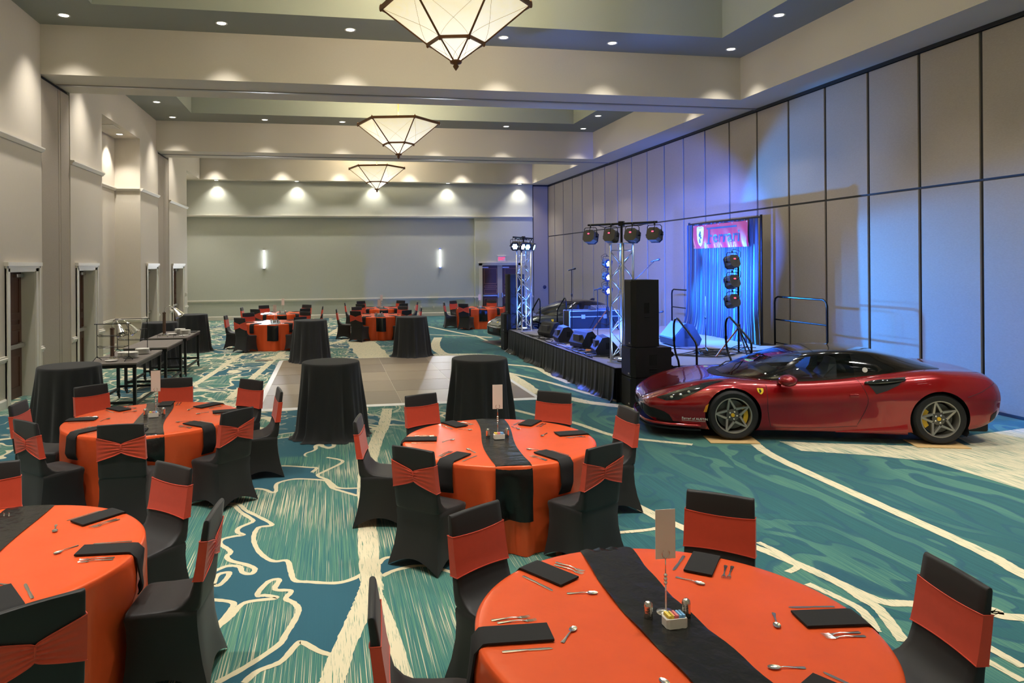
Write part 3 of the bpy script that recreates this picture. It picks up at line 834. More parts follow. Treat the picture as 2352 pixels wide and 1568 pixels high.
# ================================================================== banquet chairs
def chair_meshes():
    # local frame: +y towards the table; back rest at -y
    NP = 10
    def loop(x0, yb, yf, z, rnd, lift=0.0, pinch=0.0, xs=1.0):
        pts = []
        cs = [(-x0, yb), (x0, yb), (x0 * xs, yf), (-x0 * xs, yf)]
        for s_ in range(4):
            a = cs[s_]; b = cs[(s_ + 1) % 4]
            for k in range(NP):
                q = k / NP
                q2 = q
                x = a[0] + (b[0] - a[0]) * q2; y = a[1] + (b[1] - a[1]) * q2
                e = math.sin(PI * q)
                cxm, cym = 0, (yb + yf) / 2
                # rounding of corners and pinch of the mid edges towards the centre
                e2 = 1 - e
                x -= (x - cxm) * (rnd * (e2 ** 3)); y -= (y - cym) * (rnd * (e2 ** 3))
                f = pinch * e
                if s_ in (0, 2): y -= (y - cym) * f
                else: x -= (x - cxm) * f
                pts.append(Vector((x, y, z + lift * e)))
        return pts
    rows = [
        loop(.250, -.300, .205, .004, .02, .085, .11),
        loop(.243, -.290, .200, .05, .03, .072, .11),
        loop(.224, -.262, .192, .16, .05, .025, .07),
        loop(.213, -.242, .188, .28, .06, .0, .02),
        loop(.214, -.232, .190, .38, .06),
        loop(.220, -.230, .196, .435, .05),
        loop(.220, -.231, .192, .458, .06),
        loop(.214, -.232, .176, .468, .07),
        loop(.212, -.234, .06, .472, .06),
        loop(.212, -.236, -.07, .482, .06),
        loop(.211, -.239, -.125, .505, .05),
        loop(.210, -.243, -.172, .55, .04),
        loop(.209, -.249, -.196, .62, .04),
        loop(.207, -.259, -.214, .70, .03),
        loop(.206, -.271, -.230, .80, .03),
        loop(.204, -.283, -.244, .90, .03),
        loop(.202, -.291, -.256, .968, .03, .006),
        loop(.200, -.290, -.259, .977, .05, .006),
        loop(.194, -.284, -.266, .980, .1, .006),
    ]
    mb = MB(); mb.grid(rows, 0, True)
    n = 4 * NP
    o = (len(rows) - 1) * n
    mb.f.append(tuple(o + k for k in range(n))); mb.mi.append(0)
    cover = mb.mesh('chair_cover', [M_SPANDEX], 50)
    # sash: band round the back rest, gathered into a bow on the rear side
    def back_section(z):
        # interpolate rear / front y and half width of the back rest at height z
        tab = [(.50, .2105, -.2385, -.13), (.55, .210, -.243, -.172), (.62, .209, -.249, -.196), (.70, .207, -.259, -.214), (.80, .206, -.271, -.230), (.90, .204, -.283, -.244), (1.0, .20, -.292, -.258)]
        for a, b in zip(tab[:-1], tab[1:]):
            if z <= b[0]:
                q = (z - a[0]) / (b[0] - a[0]); return [a[i] + (b[i] - a[i]) * q for i in (1, 2, 3)]
        return tab[-1][1:]
    NB = 28; NVZ = 22
    per = []   # (side, u)
    for k in range(NB): per.append(('r', -1 + 2 * k / NB))
    for k in range(3): per.append(('e', k / 3))
    for k in range(8): per.append(('f', 1 - 2 * k / 8))
    for k in range(3): per.append(('g', k / 3))
    rows = []
    for j in range(NVZ + 1):
        v = j / NVZ
        row = []
        for sd, u in per:
            if sd == 'r':
                g = abs(u) ** .85
                z0 = .715 + (.640 - .715) * g; z1 = .795 + (.865 - .795) * g
            elif sd in 'eg': z0, z1 = .640, .865
            else:
                z0 = .640 + .012 * (1 - u * u); z1 = .865 - .012 * (1 - u * u)
            z = z0 + (z1 - z0) * v
            hw, yb, yf = back_section(z)
            d = .0045
            if sd == 'r':
                wr = (.0055 * math.sin(v * 30 + 3.0 * abs(u)) + .0055) * (1 - abs(u)) ** .8 - .006 * math.exp(-(u / .05) ** 2)
                p = (u * (hw + d), yb - d - abs(wr), z)
            elif sd == 'e': p = (hw + d, yb - d + (yf - yb + 2 * d) * u, z)
            elif sd == 'f': p = (u * (hw + d), yf + d, z)
            else: p = (-hw - d, yf + d - (yf - yb + 2 * d) * u, z)
            row.append(Vector(p))
        rows.append(row)
    mb = MB(); mb.grid(rows, 0, True)
    # rolled hems
    for row in (rows[0], rows[-1]):
        mb.tube(row, .0032, 5, 0, False, True)
    sash = mb.mesh('sash', [M_SASH], 60)
    mb = MB(); mb.tube([(0, -.262, .72), (0, -.272, .755), (0, -.281, .792)], .0055, 6)
    knot = mb.mesh('sash_gather', [M_SASH], True)
    mb = MB()
    for x in (-.225, .225):
        for y in (-.262, .225): mb.lathe([(.02, 0), (.024, .012), (.014, .03)], 8, 0, (x, y, 0.0))
    feet = mb.mesh('leg_cup', [M_SPANDEX], True)
    return cover, sash, knot, feet
CH_COVER, CH_SASH, CH_KNOT, CH_FEET = chair_meshes()
def chair(x, y, rz, label, group):
    t = thing('banquet_chair', label, 'chair', (x, y, 0), rz, group)
    link('chair_cover', CH_COVER, t)
    s = link('sash', CH_SASH, t)
    t.scale = (1.02, 1.0, 1.005)
    link('sash_gather', CH_KNOT, s)
    return t

# ================================================================== banquet tables
TR = .92; TZ = .765
CLOTH_CH = {}
def cloth_r(seed, th, d):
    r_ = cloth_r0(seed, th, d)
    z = TZ * (1 - d)
    k = min(1, max(0, (.56 - z) / .10))
    for a, rf in CLOTH_CH.get(seed, ()):
        da = abs((th - a + PI) % (2 * PI) - PI)
        w_ = min(1, max(0, (.43 - da) / .12)) * k
        if w_ > 0 and r_ > rf: r_ += (rf - r_) * w_
    return r_
def cloth_r0(seed, th, d):
    # radius of the hanging cloth at angle th, depth d (0 edge .. 1 floor)
    rr = random.Random(seed)
    s_ = 0
    for k, amp in ((6, .4), (11, .8), (15, .8), (21, .5)):
        s_ += amp * math.sin(k * th + rr.random() * 6.28)
    return TR + .010 + d * .010 + (.075 * s_ / 1.7) * min(1, d * 1.6) ** 1.1
def tablecloth_mesh(seed):
    NT_ = 160
    rows = []
    for r_, z in ((.001, TZ), (.3, TZ), (.6, TZ), (.85, TZ), (.905, TZ), (.922, TZ - .004)):
        rows.append([Vector((r_ * math.cos(2 * PI * k / NT_), r_ * math.sin(2 * PI * k / NT_), z)) for k in range(NT_)])
    for d in (.015, .06, .15, .3, .5, .7, .86, .95, 1.0):
        row = []
        for k in range(NT_):
            a = 2 * PI * k / NT_
            r_ = cloth_r(seed, a, d)
            row.append(Vector((r_ * math.cos(a), r_ * math.sin(a), TZ - d * (TZ - .004))))
        rows.append(row)
    mb = MB(); mb.grid(rows, 0, True)
    return mb.mesh('tablecloth', [M_SATIN], True)
def strip(seed, dirang, r_in, drop, width, off, wob=0.0, both=False, sway=0.0, th=.004, nseg=10, rr=None, lum=0.0):
    # a cloth strip lying on the table top along direction dirang, over the edge and down; returns MB
    u = Vector((math.cos(dirang), math.sin(dirang), 0)); v = Vector((-u.y, u.x, 0))
    path = []
    r_edge = TR + .02
    n_top = 14
    def side(sgn):
        out = []
        for i in range(n_top + 1):
            q = r_in + (TR - .01 - r_in) * i / n_top if not both else (TR - .01) * i / n_top
            out.append(('t', q * sgn, 0))
        for i in range(1, 10): out.append(('d', sgn, drop * i / 9))
        return out
    seq = (list(reversed(side(-1))) + side(1)[1:]) if both else side(1)
    rows = []
    W_ = 8
    rnd = rr or random.Random(seed)
    ph = rnd.random() * 6
    for kind, q, dz in seq:
        row = []
        for j in range(W_ + 1):
            w_ = (-.5 + j / W_) * width
            if kind == 't':
                rr_ = q
                lat = w_ + sway * math.sin(q * 3.2 + ph)
                p = u * rr_ + v * lat
                # keep the strip inside the round edge: bend down where it leaves the disc
                rad = p.length
                z = TZ + off + lum * abs(math.sin(q * 9 + j * 1.7 + ph)) * .012
                if rad > TR - .012: z -= min(.03, (rad - TR + .012) * .5); 
                p.z = z
            else:
                lat = w_ + sway * math.sin(q * TR * 3.2 + ph)
                a = math.atan2(lat, math.sqrt(max(.01, TR * TR - lat * lat)))
                ang = dirang + (0 if q > 0 else PI) + (a if q > 0 else -a)
                d_ = dz / TZ
                r_ = max(cloth_r(seed, ang, d_), cloth_r(seed, ang + .03, d_), cloth_r(seed, ang - .03, d_)) + off + .004
                p = Vector((math.cos(ang) * r_, math.sin(ang) * r_, TZ + off * .5 - dz))
            row.append(p)
        rows.append(row)
    mb = MB(); mb.grid(rows)
    # thickness: second sheet
    nv = len(mb.v)
    rows2 = []
    for i, row in enumerate(rows):
        kind, q, dz = seq[i]
        out = []
        for p in row:
            if kind == 't': out.append(p + Vector((0, 0, th)))
            else: out.append(p + Vector((p.x, p.y, 0)).normalized() * th)
        rows2.append(out)
    mb.grid(rows2)
    for a_, b_ in ((rows[0], rows2[0]), (rows[-1], rows2[-1]), ([r_[0] for r_ in rows], [r_[0] for r_ in rows2]), ([r_[-1] for r_ in rows], [r_[-1] for r_ in rows2])):
        mb.grid([a_, b_])
    return mb

# ---- cutlery (shared meshes, lying along +y, handle at -y)
def fork_mesh():
    mb = MB()
    prof = [(-.095, .0085, .002), (-.085, .0095, .002), (-.05, .006, .004), (0, .0035, .008), (.03, .0035, .006), (.042, .007, .003), (.052, .0115, .0025)]
    rows = []
    for y, hw, z in prof: rows.append([Vector((-hw, y, z)), Vector((0, y, z + .0018)), Vector((hw, y, z))])
    mb.grid(rows)
    mb.grid([[p - Vector((0, 0, .0015)) for p in r_] for r_ in rows])
    for k in range(4):
        x = -.0095 + k * .0063
        mb.tube([(x, .050, .003), (x, .07, .002), (x, .095, .006)], [.0018, .0017, .0010], 5)
    return mb.mesh('fork', [M_CHROME], 40)
def spoon_mesh():
    mb = MB()
    rows = []
    for y, hw, z in [(-.085, .008, .002), (-.075, .009, .002), (-.045, .005, .004), (0, .003, .008), (.02, .003, .006)]:
        rows.append([Vector((-hw, y, z)), Vector((0, y, z + .0016)), Vector((hw, y, z))])
    mb.grid(rows); mb.grid([[p - Vector((0, 0, .0015)) for p in r_] for r_ in rows])
    m = Matrix.Translation((0, .046, .007))
    rows = []
    for i in range(7):
        r_ = i / 6
        rows.append([m @ Vector((.0175 * r_ * math.cos(2 * PI * k / 16), .028 * r_ * math.sin(2 * PI * k / 16), -.006 * (1 - r_ * r_))) for k in range(16)])
    mb.grid(rows, 0, True)
    return mb.mesh('spoon', [M_CHROME], 50)
def knife_mesh():
    mb = MB()
    rows = []
    for y, a, b, z in [(-.115, -.007, .007, .003), (-.10, -.009, .009, .004), (-.02, -.0075, .0075, .0045), (0, -.006, .006, .004), (.01, -.008, .008, .003), (.07, -.008, .010, .0022), (.10, -.006, .0095, .002), (.112, .002, .006, .002)]:
        rows.append([Vector((a, y, .0005)), Vector((a, y, z * .7)), Vector(((a + b) / 2, y, z)), Vector((b, y, z * .7)), Vector((b, y, .0005))])
    mb.grid(rows)
    return mb.mesh('table_knife', [M_CHROME], 40)
FORK, SPOON, KNIFE = fork_mesh(), spoon_mesh(), knife_mesh()

# ---- centre pieces
def card_stand_meshes():
    mb = MB()
    mb.lathe([(.001, 0), (.045, 0), (.045, .004), (.012, .012), (.004, .02), (.004, .10), (.003, .135)], 20)
    for z in (.145, .163, .181): mb.sphere((0, 0, z), .0095, 12, 8)
    mb.tube([(0, 0, .185), (0, 0, .27)], .0028, 8)
    for s in (-1, 1):
        for off in (-.004, .004):
            pts = [(0, off, .265)] + [(s * .019 * math.sin(a), off, .287 - .021 * math.cos(a)) for a in [PI * k / 8 * .78 for k in range(1, 9)]]
            mb.tube(pts, .0022, 6)
    stand = mb.mesh('holder', [M_CHROME], True)
    mb = MB(); mb.box(-.05, .05, -.0015, .0015, .262, .50)
    card = mb.mesh('card', [M_CARD])
    return stand, card
STAND, CARD = card_stand_meshes()
mb = MB(); mb.lathe([(.001, 0), (.020, 0), (.0215, .003), (.0195, .03), (.0205, .055), (.021, .062), (.019, .066), (.0185, .073), (.010, .081), (.001, .083)], 18)
SHAKER = mb.mesh('shaker', [mat('hammered_steel', lin((206, 200, 192)), .16, 1, bump=.6, bscale=90, bdist=.004)], True)
def caddy_mesh():
    mb = MB()
    a, b, c = .052, .036, .012
    poly = [(-a, -b + c), (-a + c, -b), (a - c, -b), (a, -b + c), (a, b - c), (a - c, b), (-a + c, b), (-a, b - c)]
    inn = [(x * .9, y * .88) for x, y in poly]
    n = 8
    hgt = lambda p: .047 if abs(p[0]) < a - .004 else .040
    vs = [(x, y, .001) for x, y in poly] + [(x, y, hgt((x, y))) for x, y in poly] + [(x, y, hgt((x, y))) for x, y in inn] + [(x, y, .006) for x, y in inn]
    fs = [tuple(reversed(range(n)))]
    for L in range(3):
        for k in range(n): fs.append((L * n + k, L * n + (k + 1) % n, (L + 1) * n + (k + 1) % n, (L + 1) * n + k))
    fs.append(tuple(3 * n + k for k in range(n)))
    mb.add(vs, fs)
    return mb.mesh('bowl', [M_WHITE])
CADDY = caddy_mesh()
PK = [mat('packet_' + n_, lin(c_), .6) for n_, c_ in (('yellow', (230, 205, 90)), ('pink', (226, 130, 130)), ('blue', (130, 185, 225)), ('white', (235, 232, 225)))]
PKM = []
for m_ in PK:
    mb = MB(); mb.box(-.0024, .0024, -.026, .026, .008, .058)
    PKM.append(mb.mesh('sugar_packet', [m_]))
def side_name(a):
    a = (a + 180) % 360 - 180
    tab = ((0, 'partition-wall side'), (58, 'rear-wall partition corner'), (92, 'rear-wall side'), (122, 'rear-wall door-wall corner'), (180, 'door-wall side'), (-180, 'door-wall side'), (-126, 'door-wall corner off rear wall'), (-90, 'side off rear wall'), (-55, 'partition corner off rear wall'))
    return min(tab, key=lambda q: abs(q[0] - a))[1]
def place_setting(tc, ang, tname, jit, far=False, hang=.2, nap_in=.60, seed=0, nlab=None):
    # ang : direction of the seat from the table centre
    cx_, cy_ = tc
    u = Vector((math.cos(ang), math.sin(ang), 0)); v = Vector((-u.y, u.x, 0))     # v = to the sitter's right? (sitter looks along -u)
    g = 'napkins on the orange tables'
    mb = strip(seed, ang, nap_in, hang, .15, .006, 0, False, .0, .010, 10, jit)
    n = obj('folded_napkin', mb, M_NAPKIN, None, 60, (cx_, cy_, 0))
    tag(n, 'black napkin on the ' + tname + ', ' + side_name(math.degrees(ang)), 'napkin', g)
    def put(nm, me, r_, lat, rot, lab, cat, grp):
        p = u * r_ + v * lat
        o = link(nm, me, None, (cx_ + p.x, cy_ + p.y, TZ + .0012), (0, 0, ang + PI / 2 + rot))
        tag(o, lab + tname + ', ' + side_name(math.degrees(ang)), cat, grp)
    j = lambda s_: (jit.random() - .5) * s_
    put('fork', FORK, .73 + j(.03), -.125 + j(.01), PI * 0 + .06 + j(.1), 'dinner fork on the ', 'fork', 'forks on the orange tables')
    put('fork', FORK, .735 + j(.03), -.155 + j(.01), .06 + j(.1), 'dinner fork on the ', 'fork', 'forks on the orange tables')
    put('table_knife', KNIFE, .73 + j(.03), .125 + j(.01), .0 + j(.15), 'table knife on the ', 'knife', 'knives on the orange tables')
    put('spoon', SPOON, .50 + j(.04), .02 + j(.06), PI / 2 * .6 + j(.9), 'dessert spoon on the ', 'spoon', 'spoons on the orange tables')
def centre_piece(tc, rz, tname, red=False):
    x, y = tc
    c, s = math.cos(rz), math.sin(rz)
    def at(dx, dy): return (x + c * dx - s * dy, y + s * dx + c * dy, TZ + .0125)
    t = thing('table_card', 'white card in chrome holder on the ' + tname, 'table card', at(0.01, .10), rz, 'table cards')
    link('holder', STAND, t); link('card', CARD, t)
    for sx in (-.095, .095):
        o = link('shaker', SHAKER, None, at(sx, .06)); tag(o, 'hammered steel shaker on the ' + tname, 'shaker', 'salt and pepper shakers')
    t = thing('sugar_caddy', 'white sugar caddy with coloured packets on the ' + tname, 'caddy', at(0, -.02), rz + .05, 'sugar caddies')
    link('bowl', CADDY, t)
    for k in range(13):
        o = link('sugar_packet', PKM[0 if k < 4 else 1 if k < 8 else 2], t, (-.040 + k * .0066, 0, 0), (0, (R.random() - .5) * .25, 0))

def banquet_table(name_i, tc, tname, angs, runner_ang, rback=1.46, cfmt='orange-sashed black chair at the %s, ', seed=0, skip=(), set_angs=None, corr=0.0, run_sway=.03, lum=0.0, drop=.47, a_r=None):
    x, y = tc
    rr = random.Random(seed)
    CLOTH_CH[seed] = [(math.radians(q), (a_r[i] if a_r else rback) - .285 - .225) for i, q in enumerate(angs)]
    t = thing('banquet_table', 'round banquet table under orange satin cloth, the ' + tname, 'table', (x, y, 0), 0, 'round banquet tables')
    mb = MB(); mb.lathe([(.001, .72), (.895, .72), (.90, .73), (.90, .75), (.895, .757), (.001, .757)], 48); obj('tabletop', mb, M_PLY, t)
    for k in range(4):
        a = PI / 4 + k * PI / 2
        mb = MB(); mb.tube([(.55 * math.cos(a), .55 * math.sin(a), 0), (.55 * math.cos(a), .55 * math.sin(a), .72)], .018, 8); obj('leg', mb, M_STEEL, t)
    o = link('tablecloth', tablecloth_mesh(seed), None, (x, y, 0)); tag(o, 'orange satin cloth draped to the carpet over the ' + tname, 'tablecloth', 'orange tablecloths')
    mb = strip(seed, runner_ang, 0, drop, .31, .0015, 0, True, run_sway, .003, 10, rr, lum)
    o = obj('table_runner', mb, M_RUNNER, None, 60, (x, y, 0)); tag(o, 'black satin runner across the ' + tname, 'runner', 'black table runners')
    centre_piece(tc, corr, tname)
    for i, a in enumerate(angs):
        a = math.radians(a)
        if i not in skip:
            # chair origin such that the top of its back rest lies rback from the centre
            d = (a_r[i] if a_r else rback) - .285
            chair(x + d * math.cos(a), y + d * math.sin(a), a + PI / 2, cfmt % tname + side_name(math.degrees(a)), 'sashed banquet chairs')
        place_setting(tc, a, tname, rr, False, .24 + rr.random() * .06, .58 + rr.random() * .05, seed)
HEX = [120, 60, 4, -60, -122, 176]
TABLES = [
    ((1.60, 6.76), 'six-seat table by the dance floor', [114, 51, 4, -65, -133, 170], PI / 2 - .10),
    ((-1.97, 8.55), 'eight-seat table by the buffets', [133, 92, 48, 10, -42, -89, -132, 179], PI / 2 + .16),
    ((-2.08, 4.65), 'table behind the eight-seat table', [47, -4, -57, -115, 175, 110], PI / 2 + .06),
    ((1.57, 3.12), 'table with rippled glossy runner', [122, 51, -7, 176, -60, -120], PI / 2 - .02),
    ((-1.66, 22.1), 'far table behind cocktail table', [128, 52, -2, -55, -128, 176], PI / 2 + .04),
    ((-1.68, 26.2), 'rear table near buffet-side sconce', [122, 55, -2, -54, -126, 176], PI / 2 + .02),
    ((1.62, 24.2), 'far middle table', [120, 50, 0, -55, -126, 176], PI / 2),
    ((1.98, 28.2), 'centre rear-wall table', [122, 52, 0, -58, -128, 176], PI / 2),
    ((5.75, 27.3), 'table before the exit doors', [128, 58, 4, -54, -128, 178], PI / 2 - .05),
]
RADS = {0: [1.47, 1.50, 1.40, 1.40, 1.41, 1.38], 1: [1.45, 1.46, 1.44, 1.40, 1.39, 1.39, 1.40, 1.42], 2: [1.36, 1.39, 1.45, 1.4, 1.4, 1.4], 3: [1.36, 1.40, 1.40, 1.41, 1.4, 1.4]}
for i, (tc, nm, angs, ra) in enumerate(TABLES):
    banquet_table(i, tc, nm, angs, ra, 1.43, seed=11 + i, a_r=RADS.get(i), lum=1.0 if i == 3 else .25, corr=(-.05, .1, 0, -.05, 0, 0, 0, 0, 0)[i])
# ================================================================== cocktail tables
CR = .41
def cocktail_cloth(seed, rtop=CR, H=1.07):
    rr = random.Random(seed)
    N = 180
    ph = [rr.random() * 6.28 for _ in range(6)]
    def fold(a): return .5 * math.sin(9 * a + ph[0]) + .6 * math.sin(14 * a + ph[1]) + .45 * math.sin(19 * a + ph[2])
    def hem(a): return .5 * math.sin(4 * a + ph[3]) + .5 * math.sin(7 * a + ph[4]) + .4 * math.sin(23 * a + ph[5])
    rows = []
    for r_, z in ((.001, H), (.2, H), (rtop - .03, H), (rtop - .006, H - .002), (rtop, H - .008)):
        rows.append([Vector((r_ * math.cos(2 * PI * k / N), r_ * math.sin(2 * PI * k / N), z)) for k in range(N)])
    for d in (.03, .1, .2, .35, .5, .65, .8, .9, .955, .985):
        row = []
        for k in range(N):
            a = 2 * PI * k / N
            r_ = rtop + .004 + .10 * d ** 1.3 + .040 * fold(a) * min(1, d * 1.6) * (1 - .25 * d)
            if d > .9: r_ += (d - .9) * .35 * (1 + .8 * hem(a))
            row.append(Vector((r_ * math.cos(a), r_ * math.sin(a), H - d * H)))
        rows.append(row)
    row = []; row2 = []
    for k in range(N):
        a = 2 * PI * k / N
        r_ = rtop + .115 + .030 * fold(a) + .055 * (1 + .8 * hem(a))
        row.append(Vector((r_ * math.cos(a), r_ * math.sin(a), .006)))
    rows.append(row)
    mb = MB(); mb.grid(rows, 0, True)
    return mb.mesh('table_cover', [M_POLYB], True)
def cocktail(x, y, label, seed):
    t = thing('cocktail_table', label, 'cocktail table', (x, y, 0), 0, 'black covered cocktail tables')
    link('table_cover', cocktail_cloth(seed), t)
    m = MB(); m.lathe([(.001, 1.045), (CR - .01, 1.045), (CR - .01, 1.062), (.001, 1.062)], 40); obj('tabletop', m, M_PLY, t)
    m = MB(); m.lathe([(.001, .01), (.30, .01), (.28, .03), (.04, .06), (.035, 1.045), (.001, 1.045)], 20); obj('pedestal', m, M_BLACKM, t)
for i, (x, y, lab) in enumerate((
    (-3.66, 11.0, 'black draped cocktail table beside the first side door'),
    (.0, 10.55, 'black draped cocktail table pooling on carpet before the dance floor'),
    (2.18, 10.42, 'black draped cocktail table behind the six-seat table'),
    (-.50, 18.62, 'black draped cocktail table hiding part of a far table'),
    (2.14, 19.1, 'black draped cocktail table past the dance floor beside the stage'),
    (-4.20, 18.95, 'black draped cocktail table behind the heat lamp buffet table'),
    (-3.93, 21.75, 'black draped cocktail table at the end of the buffet row'))):
    cocktail(x, y, lab, 40 + i)

# ================================================================== buffet tables
def buffet(x0, y0, y1, label):
    w_ = .82; L = y1 - y0; H = .88
    t = thing('buffet_table', label, 'buffet table', (x0, y0, 0), 0, 'wheeled buffet tables')
    m = MB(); m.bbox(0, w_, 0, L, H - .03, H, .004); obj('tabletop', m, M_BUFFET, t)
    m = MB()
    for a, b, c, d in ((0.01, w_ - .01, .01, .05), (.01, w_ - .01, L - .05, L - .01), (.01, .05, .05, L - .05), (w_ - .05, w_ - .01, .05, L - .05)): m.box(a, b, c, d, H - .085, H - .03)
    obj('apron', m, M_BLACKM, t)
    for px in (.02, w_ - .07):
        for py in (.02, L - .07):
            m = MB(); m.box(px, px + .05, py, py + .05, .10, H - .085); lg = obj('leg', m, M_BLACKM, t)
            m = MB(); m.lathe([(.001, -.012), (.04, -.012), (.045, -.006), (.045, .006), (.04, .012), (.001, .012)], 16, 0, (0, 0, 0), Matrix.Translation((px + .04, py + .025, .047)) @ Matrix.Rotation(PI / 2, 4, 'Y'))
            m.box(px + .005, px + .045, py + .008, py + .012, .045, .102); m.box(px + .005, px + .045, py + .038, py + .042, .045, .102)
            obj('castor', m, M_BLACKM, lg)
    for px in (.02, w_ - .07):
        m = MB(); m.box(px + .008, px + .042, .07, L - .07, .16, .20); obj('stretcher', m, M_BLACKM, t)
    for py in (.02, L - .07):
        m = MB(); m.box(.07, w_ - .07, py + .008, py + .042, .20, .24); obj('stretcher', m, M_BLACKM, t)
    return t
BZ = .881
buffet(-3.97, 12.55, 14.38, 'dark wheeled buffet table carrying wire risers and white plates')
buffet(-3.97, 14.80, 16.32, 'bare dark wheeled buffet table in the middle of the row')
buffet(-3.97, 16.74, 18.40, 'dark wheeled buffet table with tall heat lamp and plate stacks')

def plate_stack(x, y, n, r_, label, z=BZ):
    for k in range(n):
        zz = z + k * .011
        m = MB(); m.lathe([(.001, .001), (r_ * .6, .001), (r_ * .66, .004), (r_ * .98, .010), (r_, .012), (r_ * .97, .014), (r_ * .62, .007), (.001, .006)], 28)
        if k == 0: me = m.mesh('dinner_plate', [M_WHITE], 40)
        o = link('dinner_plate', me, None, (x + (R.random() - .5) * .004, y + (R.random() - .5) * .004, zz)); tag(o, label, 'plate', 'buffet plates')
plate_stack(-3.42, 13.23, 9, .125, 'white plate in the shorter stack beside the near heat lamp')
plate_stack(-3.58, 13.47, 7, .12, 'white plate in the low stack behind the wire riser')
plate_stack(-3.36, 13.77, 9, .12, 'white plate in the stack at the black tray')
plate_stack(-3.63, 12.85, 1, .10, 'single small white plate alone at the buffet end', BZ + .004)
plate_stack(-3.49, 17.74, 10, .12, 'white plate in the taller stack on the lamp buffet')
plate_stack(-3.33, 17.51, 9, .12, 'white plate in the front stack on the lamp buffet')
plate_stack(-3.62, 17.49, 2, .11, 'white plate in the low pair below the wire stand')
plate_stack(-3.29, 17.15, 1, .11, 'single white plate near the edge of the lamp buffet')
for (x, y, l) in ((-3.33, 13.85, 'flat black serving tray under the plate stack'), (-3.30, 18.05, 'flat black serving tray beside the plate stacks')):
    m = MB(); m.bbox(-.12, .12, -.15, .15, 0, .012, .004); m.bbox(-.13, .13, -.16, .16, .010, .018, .003)
    if y > 17: tag(obj('serving_tray', m, M_BLACKP, None, None, (x, y, BZ)), l, 'tray')

def heat_lamp(x, y, rz, label, both=True):
    t = thing('heat_lamp', label, 'heat lamp', (x, y, BZ), rz, 'chrome heat lamps')
    m = MB(); m.lathe([(.001, 0), (.11, 0), (.11, .012), (.05, .02), (.045, .05), (.035, .055)], 24); obj('base', m, M_CHROME, t, 40)
    m = MB(); m.lathe([(.034, .05), (.034, .50), (.038, .505), (.038, .53), (.020, .54)], 16); obj('post', m, mat('lamp_post', lin((120, 96, 84)), .25, .9), t, 40)
    heads = [(1, .0)] + ([(1, .85)] if both else [])
    for k, (s, da) in enumerate(heads):
        ca, sa = math.cos(da), math.sin(da)
        P = lambda r_, z: (r_ * ca, r_ * sa, z)
        m = MB(); m.tube([P(.0, .52), P(.01, .60), P(.05, .66), P(.12, .68), P(.19, .66), P(.25, .61)], .009, 8); arm = obj('gooseneck', m, M_CHROME, t, True)
        mt = Matrix.Translation(P(.25, .61)) @ Matrix.Rotation(da, 4, 'Z') @ Matrix.Rotation(math.radians(-38), 4, 'Y')
        m = MB(); m.lathe([(.012, .02), (.03, .0), (.036, -.03), (.04, -.05), (.085, -.20), (.088, -.21), (.083, -.20), (.036, -.05)], 20, 0, (0, 0, 0), mt, False); sh = obj('shade', m, M_CHROME, t, 40)
        m = MB(); m.sphere((0, 0, -.13), .04, 10, 8, 0, (1, 1, 1.3)); m.v = [tuple(mt @ Vector(p)) for p in m.v]; obj('bulb', m, M_CLEAR, sh, True)
heat_lamp(-3.69, 13.14, -.9, 'chrome double heat lamp behind the wire riser on buffet')
heat_lamp(-3.73, 17.23, -.35, 'chrome double heat lamp on the farthest buffet table')
def riser(x, y, w_, h_, label, rz=0.0):
    t = thing('wire_riser', label, 'wire stand', (x, y, BZ), rz, 'black wire risers')
    for s in (0, 1):
        m = MB(); m.tube([(s * w_, 0, .055), (s * w_, 0, h_)], .006, 6); obj('upright', m, M_BLACKM, t)
        m = MB(); m.tube([(s * w_, 0, .08), (s * w_ - .02, -.10, .03), (s * w_ - .03, -.14, .004)], .006, 6); m.tube([(s * w_, 0, .08), (s * w_ + .02, .10, .03), (s * w_ + .03, .14, .004)], .006, 6); obj('foot', m, M_BLACKM, t)
    m = MB(); m.box(-.04, w_ + .04, -.007, .007, h_ - .004, h_ + .008); obj('top_bar', m, M_BLACKM, t)
    m = MB(); m.tube([(0, 0, .06), (w_, 0, .06)], .005, 6); obj('lower_bar', m, M_BLACKM, t)
    for k in (1, 2):
        z = .06 + (h_ - .06) * k / 3
        m = MB()
        m.tube([(0, 0, z), (.03, -.06, z), (.06, -.09, z - .012), (w_ - .06, -.09, z - .012), (w_ - .03, -.06, z), (w_, 0, z), (w_ - .03, .06, z), (w_ - .06, .09, z - .012), (.06, .09, z - .012), (.03, .06, z)], .005, 6, 0, True, True)
        obj('shelf_ring', m, M_BLACKM, t)
riser(-3.86, 12.88, .50, .62, 'three-tier black wire riser at the end of the plate buffet')
riser(-3.86, 14.06, .52, .62, 'three-tier black wire riser standing towards the bare buffet')
for (x, y) in ((-3.72, 16.92), (-3.38, 16.90)):
    t = thing('low_wire_stand', 'low black wire stand among the plates below the heat lamp', 'wire stand', (x, y, BZ), 0, 'low wire stands')
    m = MB(); m.tube([(.10 * math.cos(2 * PI * k / 16), .10 * math.sin(2 * PI * k / 16), .05) for k in range(16)], .004, 5, 0, True, True); obj('ring', m, M_BLACKM, t)
    for k in range(3):
        a = 2 * PI * k / 3
        m = MB(); m.tube([(.10 * math.cos(a), .10 * math.sin(a), .05), (.13 * math.cos(a), .13 * math.sin(a), .004)], .004, 5); obj('leg', m, M_BLACKM, t)
m = MB(); m.bbox(-.22, .22, -.09, .09, .001, .012, .003)
tag(obj('floor_box', m, mat('floor_box_brass', lin((150, 132, 116)), .5, .3), None, None, (-1.70, 19.15, 0)), 'flat brass floor outlet box set into the patterned carpet', 'floor box')
